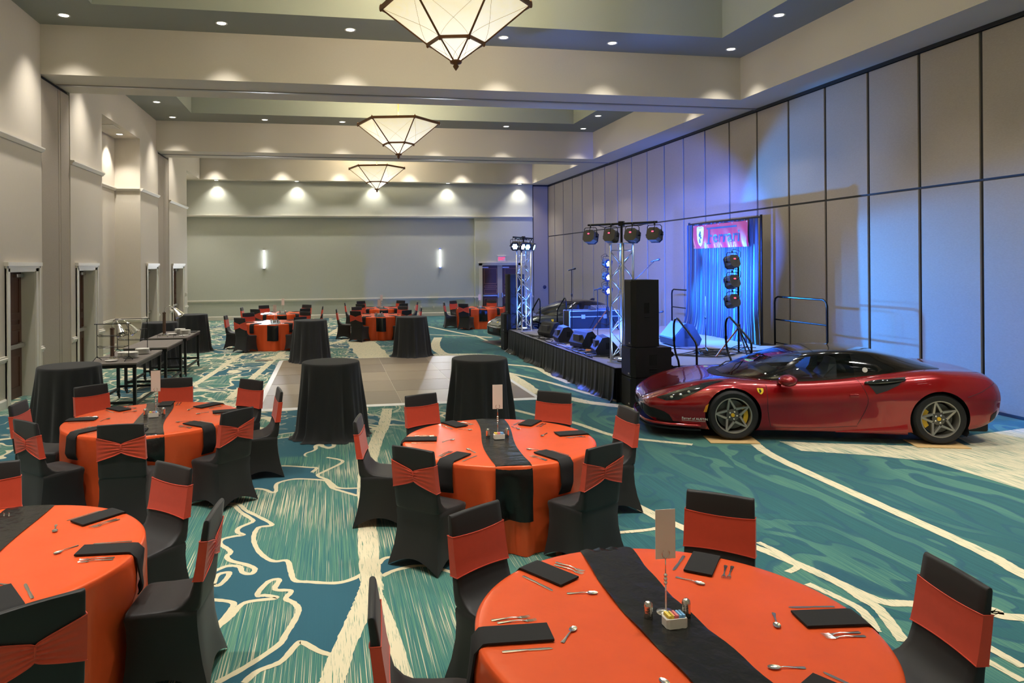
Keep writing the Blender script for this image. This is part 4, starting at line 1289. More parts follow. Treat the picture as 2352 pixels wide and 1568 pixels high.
# ================================================================== stage
SX0, SX1, SY0, SY1, SZ = 4.97, 9.85, 11.95, 19.55, .61
M_DECK = mat('deck_carpet', lin((120, 118, 122)), .9, var=.08, vscale=80, bump=.2, bscale=200, bdist=.003)
M_DRAPE = mat('black_drape', lin((9, 9, 10)), .5, sheen=.0, var=.15, vscale=20)
st = thing('stage_platform', 'low carpeted stage platform with black pleated skirt beside the red car', 'stage', (0, 0, 0))
for i in range(2):
    for j in range(6):
        x0 = SX0 + 2.44 * i; y0 = SY0 + (SY1 - SY0) / 6 * j
        m = MB(); m.bbox(x0 + .002, x0 + 2.438, y0 + .002, y0 + (SY1 - SY0) / 6 - .002, SZ - .10, SZ, .004)
        obj('deck_panel', m, M_DECK, st)
m = MB()
for x in (SX0 + .15, 7.4, SX1 - .15):
    for j in range(7): m.tube([(x, SY0 + .12 + (SY1 - SY0 - .24) / 6 * j, 0), (x, SY0 + .12 + (SY1 - SY0 - .24) / 6 * j, SZ - .10)], .025, 8)
obj('support_leg', m, M_BLACKM, st)
m = MB(); m.box(SX0 - .02, SX0, SY0 - .02, SY1 + .02, SZ - .09, SZ - .004); m.box(SX0, SX1, SY0 - .02, SY0, SZ - .09, SZ - .004); m.box(SX0, SX1, SY1, SY1 + .02, SZ - .09, SZ - .004)
obj('edge_trim', m, M_BLACKM, st)
def drape(p0, p1, z1, z0, nrm, amp, freq, flare, puddle, seed, nz=14, per=.035, top_amp=.3):
    rr = random.Random(seed)
    p0 = Vector(p0 + (0,)); p1 = Vector(p1 + (0,)); nn = Vector(nrm + (0,))
    L = (p1 - p0).length; N = max(8, int(L / per))
    ph = [rr.random() * 6.28 for _ in range(5)]
    def pl(s): return .6 * math.sin(freq * s + ph[0] + .8 * math.sin(1.3 * s + ph[3])) + .3 * math.sin(freq * 1.7 * s + ph[1]) + .25 * math.sin(freq * .45 * s + ph[2])
    rows = []
    for j in range(nz + 1):
        q = j / nz
        row = []
        for i in range(N + 1):
            s = L * i / N
            o = amp * pl(s) * (top_amp + (1 - top_amp) * q) + flare * q ** 1.6 + amp
            z = z1 + (z0 - z1) * q
            if puddle and q > .88: o += (q - .88) / .12 * puddle * (.6 + .5 * math.sin(3.1 * s + ph[4]) + .3 * math.sin(8 * s + ph[2]))
            row.append(p0 + (p1 - p0) * (i / N) + nn * o + Vector((0, 0, z)))
        rows.append(row)
    mb = MB(); mb.grid(rows)
    return mb
for nm, a, b, n_, sd in (('skirt', (SX0 - .022, SY0 - .03), (SX0 - .022, SY1 + .02), (-1, 0), 3), ('skirt', (SX0 - .03, SY0 - .022), (SX1, SY0 - .022), (0, -1), 4), ('skirt', (SX0, SY1 + .022), (SX1, SY1 + .022), (0, 1), 5)):
    obj(nm, drape(a, b, SZ - .015, .006, n_, .020, 30, .03 if sd != 3 else .035, .09 if sd == 3 else .0, sd, 18, .02), M_DRAPE, st, True)

# ---- backdrop curtain and banner
CX, CY0, CY1 = 9.52, 14.60, 17.82
cu = thing('backdrop_curtain', 'tall dark pleated backdrop curtain on pipe frame at the stage back', 'curtain', (0, 0, 0))
M_CURT = mat('curtain_velour', lin((22, 25, 32)), .5, sheen=.2, var=.1, vscale=10)
m = drape((CX, CY1), (CX, CY0), 3.46, SZ + .006, (-1, 0), .035, 46, .05, .05, 9, 20, .012, .8)
vs = m.v
m.v = [(x, y + (.16 * ((SZ + .9 - z) / .9) ** 2 * (1 if y > 17.2 else -1 if y < 15.2 else 0) if z < SZ + .9 else 0) * (min(1, abs(y - 16.2) / 1.6)), z) for x, y, z in vs]
obj('drape', m, M_CURT, cu, True)
for y in (CY0 - .02, CY1 + .02):
    m = MB(); m.tube([(CX + .02, y, SZ), (CX + .02, y, 3.53)], .028, 10); m.cbox((CX + .02, y, SZ + .006), (.4, .4, .010)); obj('upright', m, M_BLACKM, cu, 40)
m = MB(); m.tube([(CX + .02, CY0, 3.48), (CX + .02, CY1, 3.48)], .022, 10); obj('crossbar', m, M_BLACKM, cu, 40)
# banner
bn = thing('hanging_banner', 'red vinyl banner with yellow horse shield and script pinned to curtain', 'banner', (9.36, 16.05, 3.12), 0)
BW, BH = 2.48, .60
M_BAN = mat('banner_vinyl', lin((196, 34, 52)), .28, coat=.3)
def ban_x(u, v):  # u 0..1 along (far -> near), v 0..1 up
    s = u * 4
    f = s - math.floor(s)
    return -.012 * math.sin(PI * f) * (1 - .3 * v) + .018 * math.sin(2 * PI * (f * 1.3 - (1 - v) * .7)) * (1 - v)
rows = []
for j in range(17):
    v = j / 16
    rows.append([Vector((ban_x(i / 80, v), BW / 2 - BW * i / 80, -BH / 2 + BH * v - .012 * math.sin(PI * ((i / 20) % 1)) * v)) for i in range(81)])
m = MB(); m.grid(rows); obj('sheet', m, M_BAN, bn, True)
for i in range(5):
    for v in (.04, .96):
        m = MB(); m.lathe([(.006, -.003), (.016, -.003), (.016, .003), (.006, .003)], 10, 0, (0, 0, 0), Matrix.Translation((ban_x(i / 4, v) - .006, BW / 2 - .03 - (BW - .06) * i / 4, -BH / 2 + BH * v)) @ Matrix.Rotation(PI / 2, 4, 'Y')); obj('grommet', m, M_STEEL, bn)
def on_banner(poly, off, u_of, z_of):
    pass
def flat_on_banner(name, polys, m_, off):
    # polys in banner metres: s along (0 = far edge), z from bottom ; bent on the sheet
    mb = MB()
    for poly in polys:
        bm = bmesh.new()
        v_ = [bm.verts.new((p[0], p[1], 0)) for p in poly]
        bm.faces.new(v_)
        bmesh.ops.triangulate(bm, faces=bm.faces[:])
        for _ in range(2): bmesh.ops.subdivide_edges(bm, edges=bm.edges[:], cuts=1, use_grid_fill=True)
        bm.verts.index_update()
        mb.add([(ban_x(min(1, max(0, v2.co.x / BW)), min(1, max(0, v2.co.y / BH))) - off, BW / 2 - v2.co.x, -BH / 2 + v2.co.y) for v2 in bm.verts], [tuple(q.index for q in f.verts) for f in bm.faces])
        bm.free()
    return obj(name, mb, m_, bn)
HORSE = [(.46, .06), (.52, .10), (.50, .20), (.46, .30), (.52, .38), (.60, .42), (.70, .36), (.80, .42), (.74, .48), (.64, .52), (.66, .60), (.72, .66), (.66, .70), (.58, .66), (.60, .74), (.66, .80), (.62, .90), (.54, .96), (.50, 1.0), (.48, .94), (.40, .90), (.36, .84), (.42, .82), (.46, .84), (.44, .74), (.36, .70), (.24, .74), (.20, .68), (.32, .64), (.24, .56), (.30, .52), (.38, .58), (.42, .50), (.40, .42), (.32, .36), (.26, .26), (.30, .14), (.24, .08), (.32, .06), (.38, .14), (.36, .26), (.44, .32), (.42, .20), (.40, .08)]
def shield(cx_, cz, w_, h_):
    return [(cx_ + w_ * a, cz + h_ * b) for a, b in ((-.5, .42), (-.3, .46), (0, .42), (.3, .46), (.5, .42), (.5, .1), (.42, -.15), (.25, -.36), (0, -.5), (-.25, -.36), (-.42, -.15), (-.5, .1))]
M_YEL = mat('shield_yellow', lin((238, 214, 70)), .35)
M_INK = mat('banner_ink', lin((22, 24, 52)), .4)
flat_on_banner('shield', [shield(.37, .30, .34, .50)], M_YEL, .004)
flat_on_banner('shield_cap', [[(.21, .52), (.29, .545), (.37, .53), (.45, .545), (.53, .52), (.53, .54), (.45, .565), (.37, .55), (.29, .565), (.21, .54)]], M_CARD, .004)
flat_on_banner('horse_emblem', [[(.37 + (a - .48) * .30, .12 + b * .34) for a, b in HORSE]], M_INK, .007)
# script: long-topped lettering
cu_ = bpy.data.curves.new('script', 'FONT'); cu_.body = 'errari'; cu_.size = .40; cu_.align_x = 'LEFT'; cu_.offset = .008
tmp = bpy.data.objects.new('script', cu_); COL.objects.link(tmp)
me_ = bpy.data.meshes.new_from_object(tmp.evaluated_get(bpy.context.evaluated_depsgraph_get())); bpy.data.objects.remove(tmp)
bm = bmesh.new(); bm.from_mesh(me_); bmesh.ops.triangulate(bm, faces=bm.faces[:]); bpy.data.meshes.remove(me_)
xs_ = [v.co.x for v in bm.verts]; sx_ = 1.18 / max(xs_)
mb = MB(); bm.verts.index_update()
mb.add([(ban_x((.98 + v.co.x * sx_) / BW, (.14 + v.co.y * 1.0) / BH) - .006, BW / 2 - (.98 + v.co.x * sx_), -BH / 2 + .14 + v.co.y * 1.0) for v in bm.verts], [tuple(q.index for q in f.verts) for f in bm.faces])
bm.free(); obj('script_lettering', mb, M_INK, bn)
flat_on_banner('script_initial', [[(.70, .47), (2.04, .47), (2.04, .515), (.66, .515)], [(.76, .10), (.84, .10), (.84, .47), (.76, .47)], [(.84, .28), (.95, .28), (.95, .33), (.84, .33)], [(.70, .10), (.90, .10), (.90, .13), (.70, .13)]], M_INK, .006)

# ---- loudspeakers
def grille(m, x, y0, y1, z0, z1): m.box(x - .004, x, y0, y1, z0, z1)
M_GRILL = mat('speaker_grille', lin((20, 20, 20)), .7, bump=.8, bscale=220, bdist=.004)
def cabinet(name, x0, y0, z0, dx, dy, dz, label, taper=.10, sub=True):
    t = thing(name, label, 'loudspeaker', (x0, y0, z0), 0, 'stacked loudspeakers')
    poly = [(0, taper * .9), (taper * .55, 0), (dx, 0), (dx, dy), (taper * .55, dy), (0, dy - taper * .9)]
    m = MB(); m.prism(poly, .008, dz - .004); obj('cabinet', m, M_BLACKP, t)
    m = MB(); m.box(-.006, 0.0005, taper, dy - taper, .03, dz - .03); g = obj('grille', m, M_GRILL, t)
    m = MB(); m.box(-.0075, -.0055, taper + .04, taper + .09, .05, .075); obj('maker_plate', m, M_STEEL, g)
    hz = dz * .58
    for side in (0, 1):
        yy = -.001 if side == 0 else dy + .001
        m = MB(); m.box(dx * .42, dx * .62, min(yy, yy + (.012 if side == 0 else -.012)), max(yy, yy + (.012 if side == 0 else -.012)), hz - .09, hz + .09)
        h_ = obj('handle_recess', m, mat('recess_black', lin((6, 6, 6)), .9), t)
        m = MB()
        for k in range(2): m.bbox(dx * .42, dx * .62, (yy - .010) if side == 0 else yy, yy if side == 0 else yy + .010, hz - .16 - k * .035, hz - .145 - k * .035, .002)
        obj('handle_bar', m, M_BLACKP, h_)
    for px in (.08, dx - .05):
        for py in (.05, dy - .05):
            m = MB(); m.lathe([(.02, 0), (.02, .009)], 10, 0, (px, py, 0)); obj('foot', m, M_BLACKM, t)
    if sub:
        for pz_ in (.14, dz - .14):
            m = MB(); m.lathe([(.001, -.02), (.045, -.02), (.05, -.01), (.05, .01), (.045, .02), (.001, .02)], 14, 0, (0, 0, 0), Matrix.Translation((dx + .05, .12, pz_)) @ Matrix.Rotation(PI / 2, 4, 'X')); obj('castor', m, M_BLACKM, t)
    return t
cabinet('subwoofer', 5.02, 11.34, 0, .70, .57, .515, 'black subwoofer standing on the carpet behind the red car nose')
cabinet('subwoofer', 5.02, 11.34, .515, .70, .57, .515, 'black subwoofer carrying the tall speaker by the red car')
cabinet('tall_loudspeaker', 5.05, 11.37, 1.03, .46, .46, 1.15, 'tall black speaker topping the stack by the red car', .10, False)
cabinet('subwoofer', 4.86, 19.66, 0, .70, .57, .52, 'black subwoofer on the carpet at the dark car nose')
cabinet('subwoofer', 4.86, 19.66, .52, .70, .57, .52, 'black subwoofer under the tall speaker by the dark car')
cabinet('tall_loudspeaker', 4.98, 19.70, 1.04, .46, .46, 1.13, 'tall black speaker topping the stack by the dark car', .10, False)

# ---- truss towers
def truss(x, y, rz, label, ztop=2.84):
    t = thing('truss_tower', label, 'truss tower', (x, y, SZ), rz, 'aluminium truss towers')
    a = .145; Hh = ztop - SZ
    m = MB(); m.cbox((0, 0, .006), (.40, .40, .012)); obj('base_plate', m, M_ALU, t)
    m = MB(); m.cbox((0, 0, Hh - .006), (.36, .36, .012)); obj('top_plate', m, M_ALU, t)
    cs = [(-a, -a), (a, -a), (a, a), (-a, a)]
    for c in cs:
        m = MB(); m.tube([(c[0], c[1], .012), (c[0], c[1], Hh - .012)], .024, 10); obj('chord', m, M_ALU, t, True)
    n = 8; zz = [.08 + (Hh - .24) * k / n for k in range(n + 1)]
    for k in range(4):
        c, d = cs[k], cs[(k + 1) % 4]
        for z in (.06, Hh - .14):
            m = MB(); m.tube([(c[0], c[1], z), (d[0], d[1], z)], .010, 6); obj('rung', m, M_ALU, t, True)
        for i in range(n):
            p, q = (c, d) if (i + k) % 2 else (d, c)
            m = MB(); m.tube([(p[0], p[1], zz[i]), (q[0], q[1], zz[i + 1])], .0095, 6); obj('brace', m, M_ALU, t, True)
    return t
truss(5.36, 12.58, math.radians(28), 'silver box truss tower at the stage corner behind the near speakers')
truss(5.30, 19.22, math.radians(12), 'silver box truss tower at the stage corner by the dark car')
for (x, y, lab) in ((5.36, 12.58, 'small uplight glowing at the foot of the near truss'), (5.30, 19.22, 'small uplight glowing at the foot of the far truss')):
    t = thing('truss_uplight', lab, 'uplight', (x, y, SZ + .013), .4, 'truss uplights')
    m = MB(); m.bbox(-.07, .07, -.07, .07, 0, .06, .01); obj('housing', m, M_BLACKP, t)
    m = MB(); m.box(-.055, .055, -.055, .055, .0605, .064); obj('led_lens', m, M_LEDB, t)
    spot(t, (0, 0, .09), (0, 0, 2), P_STAGE * .35, (.06, .2, 1.0), 60, .8, .06)
# ---- T bars and LED cans
M_CAN = mat('can_shell', lin((92, 90, 86)), .5, .2)
M_CANB = mat('can_ring', lin((36, 44, 74)), .35, .2)
M_RED = emis('display_red', (1, .05, .1), 2.0)
def led_can(loc, aim, label, led=M_LEDB, lit=True, size=.20, power=0, col=(.1, .25, 1), angle=60, grp='led stage lights', tgt=None):
    # loc = yoke top; aim horizontally towards angle aim, tilted down
    t = thing('led_stage_light', label, 'stage light', loc, aim - PI / 2, grp)
    s = size
    m = MB()
    for sx in (-1, 1): m.tube([(0, 0, -.01), (sx * s * .5, 0, -.012), (sx * s * .62, 0, -.04), (sx * s * .62, 0, -.19)], .007, 6)
    m.tube([(0, 0, .03), (0, 0, -.02)], .014, 8)
    obj('yoke', m, M_BLACKM, t, 40)
    for sx in (-1, 1):
        m = MB(); m.tube([(sx * s * .55, 0, -.19), (sx * s * .75, 0, -.19)], .016, 8); obj('knob', m, M_BLACKM, t)
    mt = Matrix.Translation((0, 0, -.19)) @ Matrix.Rotation(math.radians(-16), 4, 'X')
    m = MB()
    oc = [(s * .54 * a, s * .54 * b) for a, b in ((-1, -.6), (-.6, -1), (.6, -1), (1, -.6), (1, .6), (.6, 1), (-.6, 1), (-1, .6))]
    mt2 = mt @ Matrix.Rotation(PI / 2, 4, 'X')
    m.prism(oc, -.07, .085, 0, mt2)
    hd = obj('housing', m, M_CAN, t)
    m = MB(); m.prism([(x * 1.06, y * 1.06) for x, y in oc], -.085, -.06, 0, mt2); obj('front_ring', m, M_CANB, hd)
    for k in range(7):
        a = 2 * PI * k / 6
        r_ = 0 if k == 6 else s * .27
        m = MB(); m.lathe([(.001, 0), (s * .115, 0), (s * .115, .006)], 10, 0, (0, 0, 0), mt2 @ Matrix.Translation((r_ * math.cos(a), r_ * math.sin(a), -.0885))); obj('led_lens', m, led if lit else M_CLEAR, hd)
    m = MB(); m.box(-.035, .035, .0865, .0885, -.012, .018); m.v = [tuple(mt @ Vector((p[0], -p[1], p[2]))) for p in m.v]
    m2 = MB(); m2.prism([(-.024, .03), (.024, .03), (.024, .052), (-.024, .052)], .0855, .0875, 0, mt2); obj('display', m2, M_RED, hd)
    m = MB(); m.tube([(.03, -.09, -.15), (.06, -.15, -.10), (.08, -.14, .0), (.04, -.06, .05), (.0, 0, .05)], .006, 6); obj('power_lead', m, M_BLACKP, t, True)
    if power:
        fr = Vector((0, .12, -.22))
        M_ = Matrix.Translation(loc) @ Matrix.Rotation(aim - PI / 2, 4, 'Z')
        tl = M_.inverted() @ Vector(tgt)
        spot(t, fr, tl, power, col, angle, .5, .05)
    return t
def tbar(x, y, z, ang, L, label, z0):
    t = thing('light_bar', label, 'light bar', (x, y, z0), ang, 'lighting t-bars')
    m = MB(); m.tube([(0, 0, 0), (0, 0, z - z0)], .022, 10); obj('mast', m, M_BLACKM, t, 40)
    m = MB(); m.tube([(-L / 2, 0, z - z0), (L / 2, 0, z - z0)], .022, 10); obj('crossbar', m, M_BLACKM, t, 40)
    m = MB(); m.bbox(-.05, .05, -.04, .04, z - z0 - .045, z - z0 + .045, .008); obj('clamp', m, M_BLACKM, t)
    if True:
        m = MB(); m.tube([(-L / 2 + .1, 0, z - z0 + .02), (-L / 4, .03, z - z0 - .06), (0, .03, z - z0 + .02), (L / 4, .03, z - z0 - .05), (L / 2 - .05, 0, z - z0 + .02)], .007, 6); obj('cable', m, M_BLACKP, t, True)
an = math.atan2(-.77, .63)
tbar(5.36, 12.58, 3.20, an, 1.42, 'black T-bar with four lights facing the stage from the near truss', 2.84)
BLUE_L = (.035, .13, 1.0); CYAN_L = (.01, .26, 1.0)
for k in range(4):
    s = -.66 + .44 * k
    led_can((5.36 + s * .63, 12.58 - s * .77, 3.16), math.atan2(.63, .77), 'black stage light showing its red display, hung on the near T-bar', M_LEDB, True, .22, P_STAGE * 1.3, BLUE_L, 52, 'lights on the near T-bar', (10.2, 17.8 + .9 * k, (1.8, .7, 2.6, .7)[k]))
an2 = math.atan2(.8, .6)
tbar(5.30, 19.22, 3.18, an2, 1.5, 'black T-bar with four glowing lights above the far truss', 2.84)
for k in range(4):
    s = -.62 + .41 * k
    led_can((5.30 + s * .6, 19.22 + s * .8, 3.14), (-1.9, -.9, -1.3, -.5)[k], 'glowing blue stage light hung on the far T-bar', (M_LEDB, M_LEDW, M_LEDC, M_LEDC)[k], True, .20, P_STAGE * .8, (BLUE_L, BLUE_L, CYAN_L, CYAN_L)[k], 50, 'lights on the far T-bar', (6.6 + .7 * k, 14.2, .6))
# ---- light trees
def light_tree(x, y, label):
    t = thing('light_tree', label, 'light stand', (x, y, SZ), .4, 'light stands')
    m = MB(); m.tube([(0, 0, .12), (0, 0, 1.95)], .020, 10); obj('pole', m, M_BLACKM, t, 40)
    m = MB(); m.lathe([(.021, .55), (.035, .56), (.035, .66), (.021, .67)], 12); obj('collar', m, M_BLACKM, t)
    for k in range(3):
        a = 2 * PI * k / 3
        m = MB(); m.tube([(0, 0, .60), (.42 * math.cos(a), .42 * math.sin(a), .012)], .014, 8); obj('leg', m, M_COPPER if k == 1 else M_BLACKM, t, 40)
        m = MB(); m.tube([(0, 0, .16), (.27 * math.cos(a), .27 * math.sin(a), .22)], .009, 6); obj('brace', m, M_BLACKM, t)
    return t
TA = (7.46, 18.50); TB = (7.72, 12.55)
light_tree(TA[0], TA[1], 'black tripod stand carrying three glowing lights before the road case')
light_tree(TB[0], TB[1], 'black tripod stand carrying three dark lights in front of the curtain')
for k, z in enumerate((2.66, 2.29, 1.92)):
    led_can((TA[0] - .03, TA[1] - .06, z), math.atan2(-1.0, .25), 'glowing pale blue light clamped to the stand by the road case', (M_LEDC, M_LEDW, M_LEDW)[k], True, .20, P_STAGE * (.8, 2.6, .8)[k], (CYAN_L, CYAN_L, CYAN_L)[k], (44, 42, 64)[k], 'lights on the far stand', ((10.4, 15.3, 3.9), (10.4, 11.8, 1.2), (9.6, 15.8, 1.3))[k])
for k, z in enumerate((2.66, 2.28, 1.91)):
    led_can((TB[0] - .14, TB[1] - .02, z), math.atan2(.9, -.2), 'unlit-looking dark light seen from behind before the curtain', M_LEDB, True, .22, P_STAGE * 1.2, BLUE_L, 52, 'lights on the near stand', ((10.4, 18.6, 3.0), (10.4, 19.6, 1.6), (7.6, 18.0, .6))[k])

# ---- stage monitors
def wedge(x, y, rz, label, s=1.0):
    t = thing('stage_monitor', label, 'monitor speaker', (x, y, SZ), rz, 'wedge monitors')
    # local: baffle faces +x; profile in xz extruded along y
    prof = [(-.20, .02), (-.24, .12), (-.10, .36), (.02, .385), (.24, .13), (.22, .02), (.10, .0), (-.12, .0)]
    prof = [(a * s, b * s) for a, b in prof]
    m = MB()
    n = len(prof); W2 = .30 * s
    vs = [(a, yy, b) for yy in (-W2, W2) for a, b in prof]
    m.add(vs, [tuple(range(n)), tuple(reversed(range(n, 2 * n)))] + [(k, n + k, n + (k + 1) % n, (k + 1) % n) for k in range(n)])
    cab = obj('cabinet', m, M_BLACKP, t)
    a, b = Vector((.035 * s, 0, .372 * s)), Vector((.235 * s, 0, .142 * s))
    d = (b - a).normalized(); nn = Vector((-d.z, 0, d.x)) * -1
    if nn.x < 0: nn = -nn
    m = MB()
    c = [a + Vector((0, -W2 * .92, 0)), a + Vector((0, W2 * .92, 0)), b + Vector((0, W2 * .92, 0)), b + Vector((0, -W2 * .92, 0))]
    m.add([p + nn * .001 for p in c] + [p + nn * .008 for p in c], [(0, 1, 2, 3), (7, 6, 5, 4), (0, 4, 5, 1), (1, 5, 6, 2), (2, 6, 7, 3), (3, 7, 4, 0)])
    obj('grille', m, mat('wedge_grille', lin((70, 72, 78)), .5, bump=.6, bscale=150, bdist=.003), t)
    for yy in (-W2 - .001, W2 + .001):
        m = MB(); m.box(-.03 * s, .05 * s, min(yy, yy * .985), max(yy, yy * 1.004), .14 * s, .27 * s); obj('handle_recess', m, mat('recess_black', lin((6, 6, 6)), .9), t)
    m = MB(); m.box(-.205 * s, -.10 * s, -.14 * s, .14 * s, .16 * s, .30 * s)
    m.v = [(x_ - .012 if x_ < -.15 * s else x_, y_, z_) for x_, y_, z_ in m.v]
    obj('connector_panel', m, mat('panel_grey', lin((60, 60, 64)), .5), t)
    return t
for x, y, rz, lab in ((5.50, 17.35, .25, 'black wedge monitor closest to the far truss'), (5.45, 16.15, -.1, 'black wedge monitor half hidden by coiled cables'), (5.50, 14.95, .15, 'black wedge monitor in the middle of the stage front'), (5.48, 13.75, -.2, 'black wedge monitor beside the near truss')):
    wedge(x, y, rz, lab)
wedge(7.75, 14.95, PI * .98, 'large wedge monitor lit blue before the curtain', 1.35)
# ---- mic stands
def mic_stand(x, y, h_, label, boom=None, rz=0, mic=True):
    t = thing('microphone_stand', label, 'mic stand', (x, y, SZ), rz, 'microphone stands')
    for k in range(3):
        a = 2 * PI * k / 3 + .3
        m = MB(); m.tube([(0, 0, .10), (.26 * math.cos(a), .26 * math.sin(a), .012)], .008, 6); obj('leg', m, M_BLACKM, t)
    m = MB(); m.tube([(0, 0, .08), (0, 0, h_)], .010, 8); m.lathe([(.011, h_ * .6), (.02, h_ * .61), (.02, h_ * .64), (.011, h_ * .65)], 10); obj('pole', m, M_BLACKM, t, 40)
    e = Vector((0, 0, h_))
    if boom:
        b0 = Vector((-boom[0] * .35, 0, h_ - boom[1] * .35)); e = Vector((boom[0], 0, h_ + boom[1]))
        m = MB(); m.tube([b0, e], .007, 6); m.sphere((0, 0, h_), .02, 8, 6); obj('boom_arm', m, M_BLACKM, t, True)
    if mic:
        m = MB(); mt = Matrix.Translation(e) @ Matrix.Rotation(math.radians(75), 4, 'Y')
        m.lathe([(.012, -.09), (.014, 0), (.018, .05), (.026, .06), (.027, .09), (.018, .11), (.001, .115)], 12, 0, (0, 0, 0), mt); obj('microphone', m, M_BLACKP, t, True)
mic_stand(5.92, 17.0, 1.70, 'tall straight microphone stand in front of the dark car')
mic_stand(6.40, 16.5, 1.22, 'shorter straight microphone stand beside the glowing light stand')
mic_stand(5.66, 13.12, 1.05, 'low microphone stand near the near truss', None, 0, False)
mic_stand(6.25, 14.0, 1.50, 'boom microphone stand rising behind the tall near speaker', (.42, .40), -.2)
mic_stand(7.60, 16.0, .72, 'short boom stand beside the large blue-lit monitor', (.16, -.06), 0)
mic_stand(7.62, 13.6, 1.15, 'straight stand in front of the curtain folds', None, 0, False)
# ---- road case with gear
t = thing('road_case', 'black road case with aluminium edges at the stage far edge', 'road case', (6.55, 19.02, SZ), 0)
m = MB(); m.bbox(0, 1.45, 0, .5, 0.01, .52, .006); obj('body', m, M_BLACKP, t)
m = MB()
for y in (0, .5):
    for z in (.01, .36, .52): m.box(-.006, 1.456, y - .012, y + .012, z - .012, z + .012)
for x in (0, 1.45):
    for y in (0, .5): m.box(x - .014, x + .014, y - .014, y + .014, 0, .525)
obj('edging', m, M_ALU, t)
for x in (.4, 1.05):
    m = MB(); m.bbox(x - .06, x + .06, -.02, 0, .30, .42, .008); obj('latch', m, M_STEEL, t)
t = thing('audio_mixer', 'small audio mixer lying on the road case', 'mixer', (7.35, 19.05, SZ + .532), .1)
m = MB(); m.add([(0, 0, 0), (.5, 0, 0), (.5, .36, 0), (0, .36, 0), (0, 0, .05), (.5, 0, .05), (.5, .36, .12), (0, .36, .12)], [(3, 2, 1, 0), (4, 5, 6, 7), (0, 1, 5, 4), (1, 2, 6, 5), (2, 3, 7, 6), (3, 0, 4, 7)]); obj('chassis', m, mat('mixer_grey', lin((90, 96, 110)), .4), t)
for i in range(8):
    for j in range(3):
        m = MB(); m.lathe([(.009, 0), (.007, .014)], 8, 0, (.05 + i * .055, .10 + j * .08, .05 + (.10 + j * .08) / .36 * .07)); obj('knob', m, M_BLACKP, t)
# ---- rails and steps
M_RAIL = mat('rail_black', lin((30, 30, 32)), .25, .6)
def stair_rail(x, ye, s, label):
    t = thing('stair_rail', label, 'handrail', (x, ye, 0), 0 if s < 0 else PI, 'stage stair handrails')
    # s<0 : outward towards -y
    pts = [(0, .0 - .10, .005), (0, -.10, .62), (0, .02, .82), (0, .08, 1.0), (0, .09, 1.30), (0, .07, 1.40), (0, .02, 1.455), (0, -.05, 1.465), (0, -.12, 1.43), (0, -.62, 1.15), (0, -.69, 1.08), (0, -.72, .98), (0, -.72, .005)]
    m = MB(); m.tube(spline(pts, 3), .019, 10); obj('tube', m, M_RAIL, t, True)
    m = MB(); m.tube([(0, .085, 1.05), (0, .085, 1.12)], .024, 10); obj('clamp', m, M_RAIL, t)
for x, lab in ((6.10, 'bent black handrail of the stage steps beside the near speakers'), (7.12, 'bent black handrail of the stage steps beside the curtain light stand')): stair_rail(x, SY0 - .045, -1, lab)
for x, lab in ((5.85, 'bent black handrail at the far stage steps beside the truss'), (6.62, 'bent black handrail at the far stage steps beside the road case')): stair_rail(x, SY1 + .045, 1, lab)
for (x0, x1, yb, s, lab) in ((6.13, 7.09, SY0 - .05, -1, 'black portable steps leading up to the stage behind the red car'), (5.88, 6.59, SY1 + .05, 1, 'black portable steps at the far end of the stage')):
    t = thing('stage_steps', lab, 'steps', (0, 0, 0))
    for k in range(3):
        a = yb + s * .27 * k; b = a + s * .27
        m = MB(); z = SZ * (3 - k) / 4
        m.box(x0, x1, min(a, b), max(a, b), z - .03, z); obj('tread', m, M_BLACKP, t)
        for xx in (x0 + .02, x1 - .05): m = MB(); m.box(xx, xx + .03, min(a, b), max(a, b), 0, z - .03); obj('stringer', m, M_BLACKM, t)
def guard(y0, y1, label):
    t = thing('guard_rail', label, 'guard rail', (SX1 - .04, 0, SZ), 0, 'stage guard rails')
    pts = [(0, y0, 0.0), (0, y0, .95), (0, y0 + .03, 1.04), (0, y0 + .12, 1.08), (0, y1 - .12, 1.08), (0, y1 - .03, 1.04), (0, y1, .95), (0, y1, 0.0)]
    m = MB(); m.tube(pts, .021, 10); obj('frame', m, M_RAIL, t, True)
    m = MB(); m.tube([(0, y0, .57), (0, y1, .57)], .017, 8); m.tube([(0, y0, .05), (0, y1, .05)], .014, 8); obj('mid_rail', m, M_RAIL, t)
guard(12.78, 14.50, 'black guard rail at the stage back between curtain and red car')
guard(17.98, 19.40, 'black guard rail at the stage back past the curtain')
# ---- loose cables
def cable(pts, r_, label, m_=M_BLACKP, grp='loose stage cables'):
    mb = MB(); mb.tube(spline([(x, y, SZ + r_ + z) for x, y, z in pts], 6), r_, 6)
    tag(obj('stage_cable', mb, m_, None, True), label, 'cable', grp)
rc = random.Random(5)
tang = MB()
for k in range(26):
    y = 13.0 + rc.random() * 4.6; x = 5.12 + rc.random() * .35
    pts = []
    a = rc.random() * 6.28
    for i in range(9):
        pts.append((min(6.2, max(5.02, x)), y, SZ + .012 + .022 * rc.random()))
        a += (rc.random() - .5) * 2.6
        x += .22 * math.cos(a); y += .22 * math.sin(a) * 1.2
    tang.tube(spline(pts, 6), .010, 6)
for k in range(4):
    tang.tube(spline([(7.55 + .28 * math.cos(i * 1.3 + k), 13.25 + .22 * math.sin(i * 1.7 + k * 2), SZ + .012 + .02 * (i % 3)) for i in range(10)], 6), .008, 6)
to = tag(obj('tangled_cables', tang, M_BLACKP, None, True), 'tangle of thin black cables strewn among the wedge monitors', 'cables')
to['kind'] = 'stuff'
